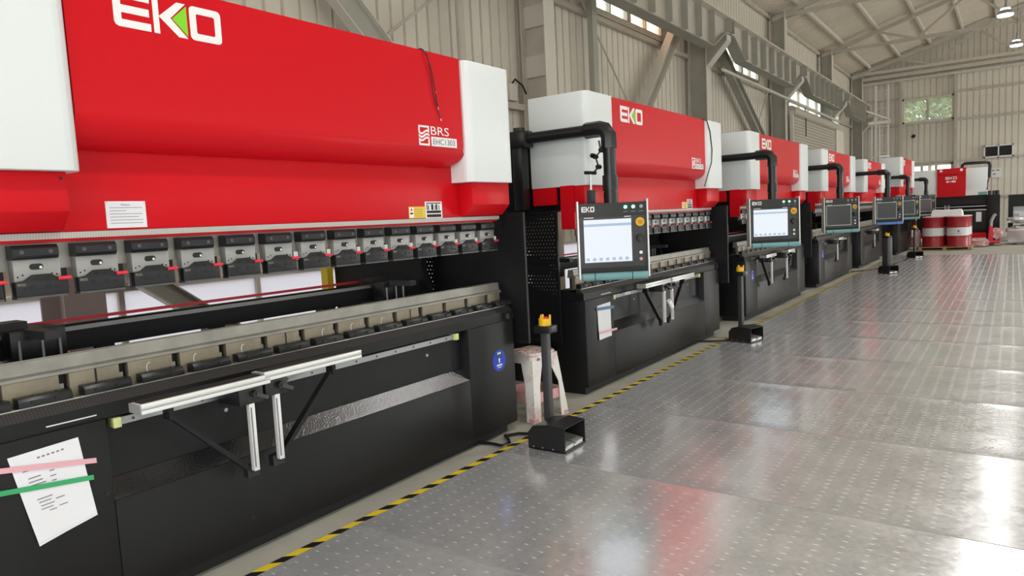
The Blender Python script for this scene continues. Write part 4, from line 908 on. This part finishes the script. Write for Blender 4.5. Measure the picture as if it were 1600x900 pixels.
# pallet with drums
pa = empty('wooden_pallet', (-2.30, 24.25, 0)); tag(pa, 'wooden pallet under the red oil drums', 'pallet')
for k in range(6): MB().box(0, 1.35, .02 + .21 * k, .14 + .21 * k, .085, .105).build('deck_board', 'wood', pa)
for x in (.0, .63, 1.26): MB().box(x, x + .09, 0, 1.2, .02, .085).build('bearer', 'wood', pa)
MB().box(0, 1.35, 0, .1, 0, .02).box(0, 1.35, 1.1, 1.2, 0, .02).build('bottom_board', 'wood', pa)
def drum(x, y, z, lab, text=False):
    d = empty('oil_drum', (x, y, z)); tag(d, lab, 'drum', 'red oil drums'); r = .29; H = .88
    pr = [(r - .02, 0), (r, .0), (r, .02), (r - .006, .03), (r - .006, .29), (r + .006, .30), (r + .006, .315), (r - .006, .325), (r - .006, .56), (r + .006, .57), (r + .006, .585), (r - .006, .595), (r - .006, H - .03), (r, H - .02), (r, H), (r - .012, H), (r - .014, H - .02)]
    MB().lathe(pr, n=28).build('barrel', 'drumred', d); MB().lathe([(r - .012, .32), (r - .0035, .322), (r - .0035, .563), (r - .012, .565)], n=28).build('white_band', 'drumband', d)
    MB().lathe([(r - .004, H + .0), (r + .004, H + .004), (r + .004, H + .016), (r - .004, H + .018)], n=28).build('rim', 'print_white', d); MB().cyl((.15, 0, H - .02), (.15, 0, H + .005), .04, n=12).build('bung', 'aludark', d)
    if text:
        MB().cyl((.03, -r + .001, .46), (.03, -r - .004, .46), .03, n=12).build('printed_emblem', 'print_grey', d); MB().box(-.02, .09, -r - .006, -r + .006, .39, .40).build('printed_line', 'print_grey', d)
for i, (x, y, l, t) in enumerate(((-1.945, 24.62, 'left front red oil drum with white band on the pallet', False), (-1.31, 24.60, 'right front red oil drum with printed white band on the pallet', True), (-1.90, 25.28, 'red oil drum at the back left of the pallet', False), (-1.27, 25.24, 'red oil drum at the back right of the pallet', False))): drum(x, y, .105, l, t)
drum(-2.84, 26.5, .0, 'red oil drum standing left of the pallet behind the consoles', True)
tb_ = MB(); n = 16
for j, (z, s) in enumerate(((1.012, 1.0), (1.10, .99), (1.17, .93), (1.19, .80))):
    for i in range(n): t = 2 * math.pi * i / n; q = max(abs(math.cos(t)), abs(math.sin(t))) ; tb_.v.append((-1.60 + .42 * s * math.cos(t) / q ** .8, 24.75 + .22 * s * math.sin(t) / q ** .8, z + (.02 * math.sin(5 * t) if j > 1 else 0)))
for j in range(3):
    for i in range(n): tb_.f.append((j * n + i, j * n + (i + 1) % n, (j + 1) * n + (i + 1) % n, (j + 1) * n + i))
tb_.f += [tuple(range(n - 1, -1, -1)), tuple(range(3 * n, 4 * n))]
tag(tb_.build('foam_bundle', 'foam'), 'white wrapped bundle lying on top of the red drums', 'bundle')
# hand pallet truck
pt = empty('pallet_truck', (-.52, 26.4, 0)); tag(pt, 'red hand pallet truck parked right of the drums', 'pallet truck')
MB().profy([(-.09, .14), (.04, .14), (.06, .40), (.02, .62), (-.06, .60), (-.08, .4)], -.08, .08).build('pump_body', 'redplastic', pt, bevel=.01)
MB().tube([(-.02, 0, .58), (-.01, .02, .78), (.05, .04, .92), (.10, .05, .98)], .045, 8).build('handle', 'aludark', pt)
for y in (-.1, .22): MB().box(-.75, .15, y, y + .16, .08, .14).build('fork', 'redplastic', pt, bevel=.01)
MB().box(-.12, .22, -.2, .3, .10, .17).build('frame', 'redplastic', pt, bevel=.01)
for y in (-.05, .05): MB().cyl((.0, y - .03, .09), (.0, y + .03, .09), .085, n=16).build('wheel', 'blackplastic', pt)
def crumple(name, c, s, mt, lab, cat, seed, amp=.12, n=14):
    rnd = random.Random(seed); mb = MB(); ph = [rnd.uniform(0, 6) for _ in range(6)]
    for j in range(n + 1):
        for i in range(2 * n):
            a = math.pi * j / n - math.pi / 2; b = math.pi * i / n
            f = lambda v: math.copysign(abs(v) ** .45, v)
            k = 1 + amp * (math.sin(5 * b + ph[0] + 3 * a) * .5 + math.sin(9 * a + ph[1] + 2 * b) * .4 + rnd.uniform(-.3, .3))
            mb.v.append((c[0] + s[0] * f(math.cos(a)) * f(math.cos(b)) * k, c[1] + s[1] * f(math.cos(a)) * f(math.sin(b)) * k, max(.004, c[2] + s[2] * f(math.sin(a)) * k)))
    for j in range(n):
        for i in range(2 * n): mb.f.append((j * 2 * n + i, j * 2 * n + (i + 1) % (2 * n), (j + 1) * 2 * n + (i + 1) % (2 * n), (j + 1) * 2 * n + i))
    tag(mb.build(name, mt), lab, cat)
crumple('plastic_film_bag', (-.36, 26.5, .37), (.13, .2, .15), 'pinkfilm', 'crumpled pink plastic film lying on the pallet truck', 'plastic film', 3, .25)
crumple('wrapped_bundle', (.66, 27.0, .30), (.78, .45, .28), 'wrap', 'large bundle wrapped in silvery plastic at the right edge', 'bundle', 5)
crumple('wrapped_bundle', (.68, 27.05, .76), (.80, .40, .10), 'wrap', 'flat silvery wrapped bundle lying above the large one', 'bundle', 6)
crumple('plastic_film_bag', (-.85, 25.85, .14), (.25, .2, .10), 'pinkfilm', 'low heap of pale pink film between drums and pallet truck', 'plastic film', 9, .25)
crumple('plastic_film_bag', (-2.40, 25.0, .30), (.10, .15, .28), 'pinkfilm', 'pale pink bag between the two groups of drums', 'plastic film', 11, .15)
bm_ = empty('sheet_machine', (-.12, 29.0, 0)); tag(bm_, 'black framed machine at the right edge behind wrapped bundles', 'machine')
MB().box(0, .14, -.1, .6, 0, 1.55).build('side_frame', 'black', bm_); MB().box(.14, 2.2, -.1, .5, 1.15, 1.55).build('top_beam', 'black', bm_); MB().box(.14, 2.2, 0, .5, .55, 1.12).build('white_panel', 'white', bm_); MB().box(.16, .30, -.02, 0, .85, .92).build('label_plate', 'aludark', bm_); MB().box(2.2, 2.34, -.1, .6, 0, 1.55).build('side_frame', 'black', bm_)
bn = empty('printed_banner', (-3.05, 27.2, 1.35)); tag(bn, 'small banner with a pink print hanging behind the far consoles', 'banner')
MB().box(-.1, .34, 0, .01, .2, .75).build('panel', 'paper', bn); MB().ext([(.08, .28), (.2, .26), (.22, .45), (.16, .66), (.09, .5)], (0, -.001, 0), (1, 0, 0), (0, 0, 1), .002, (0, -1, 0)).build('pink_print', 'pinkfilm', bn); MB().box(-.02, 0, .0, .02, -1.35, .2).box(.24, .26, .0, .02, -1.35, .2).build('stand', 'aludark', bn)

# ------------------------------------------------------------------ high-bay lamps
LB = {20: 'lit high bay lamp hanging at the top right, nearer one', 26: 'second lit high bay lamp, just under the first at the right edge'}
ORD = ['sixth', 'fifth', 'fourth', 'third', 'second', 'first']
for X in (-.2, 5.6):
    for i, y in enumerate((-4, 2, 8, 14, 20, 26)):
        z = 5.62 if y < 26 else 5.93; x = X + (.22 if y == 26 else 0)
        l = empty('high_bay_lamp', (x, y, z)); l.scale = (.78, .78, 1); tag(l, LB.get(y, 'high bay lamp over the aisle, %s from the far wall, above the picture' % ORD[i]) if X < 0 else 'high bay lamp over the right half of the hall, %s from the far wall' % ORD[i], 'lamp', 'hanging high bay lamps')
        MB().lathe([(.20, 0), (.21, .02), (.19, .05), (.11, .10), (.09, .16), (.03, .17)], n=24).build('housing', 'lampgrey', l)
        MB().lathe([(.195, -.035), (.205, -.01), (.20, 0)], n=24).build('diffuser', 'lampwhite', l); MB().lathe([(.10, .105), (.125, .115), (.12, .135), (.08, .14)], n=20).build('lit_ring', 'lampwhite', l)
        MB().cyl((0, 0, .16), (.02, 0, .34), .03, n=10).build('hook', 'lampgrey', l)
        MB().cyl((.02, 0, .3), (.02, 0, roof_z(x) - z - .1), .008, n=6).build('cord', 'cable', l)
        d = bpy.data.lights.new('lamp_light', 'AREA'); d.shape = 'DISK'; d.size = .36; d.energy = 66; d.color = (1.0, .985, .965); d.spread = R(150)
        o = bpy.data.objects.new('lamp_light', d); COL.objects.link(o); o.parent = l; o.location = (0, 0, -.045)
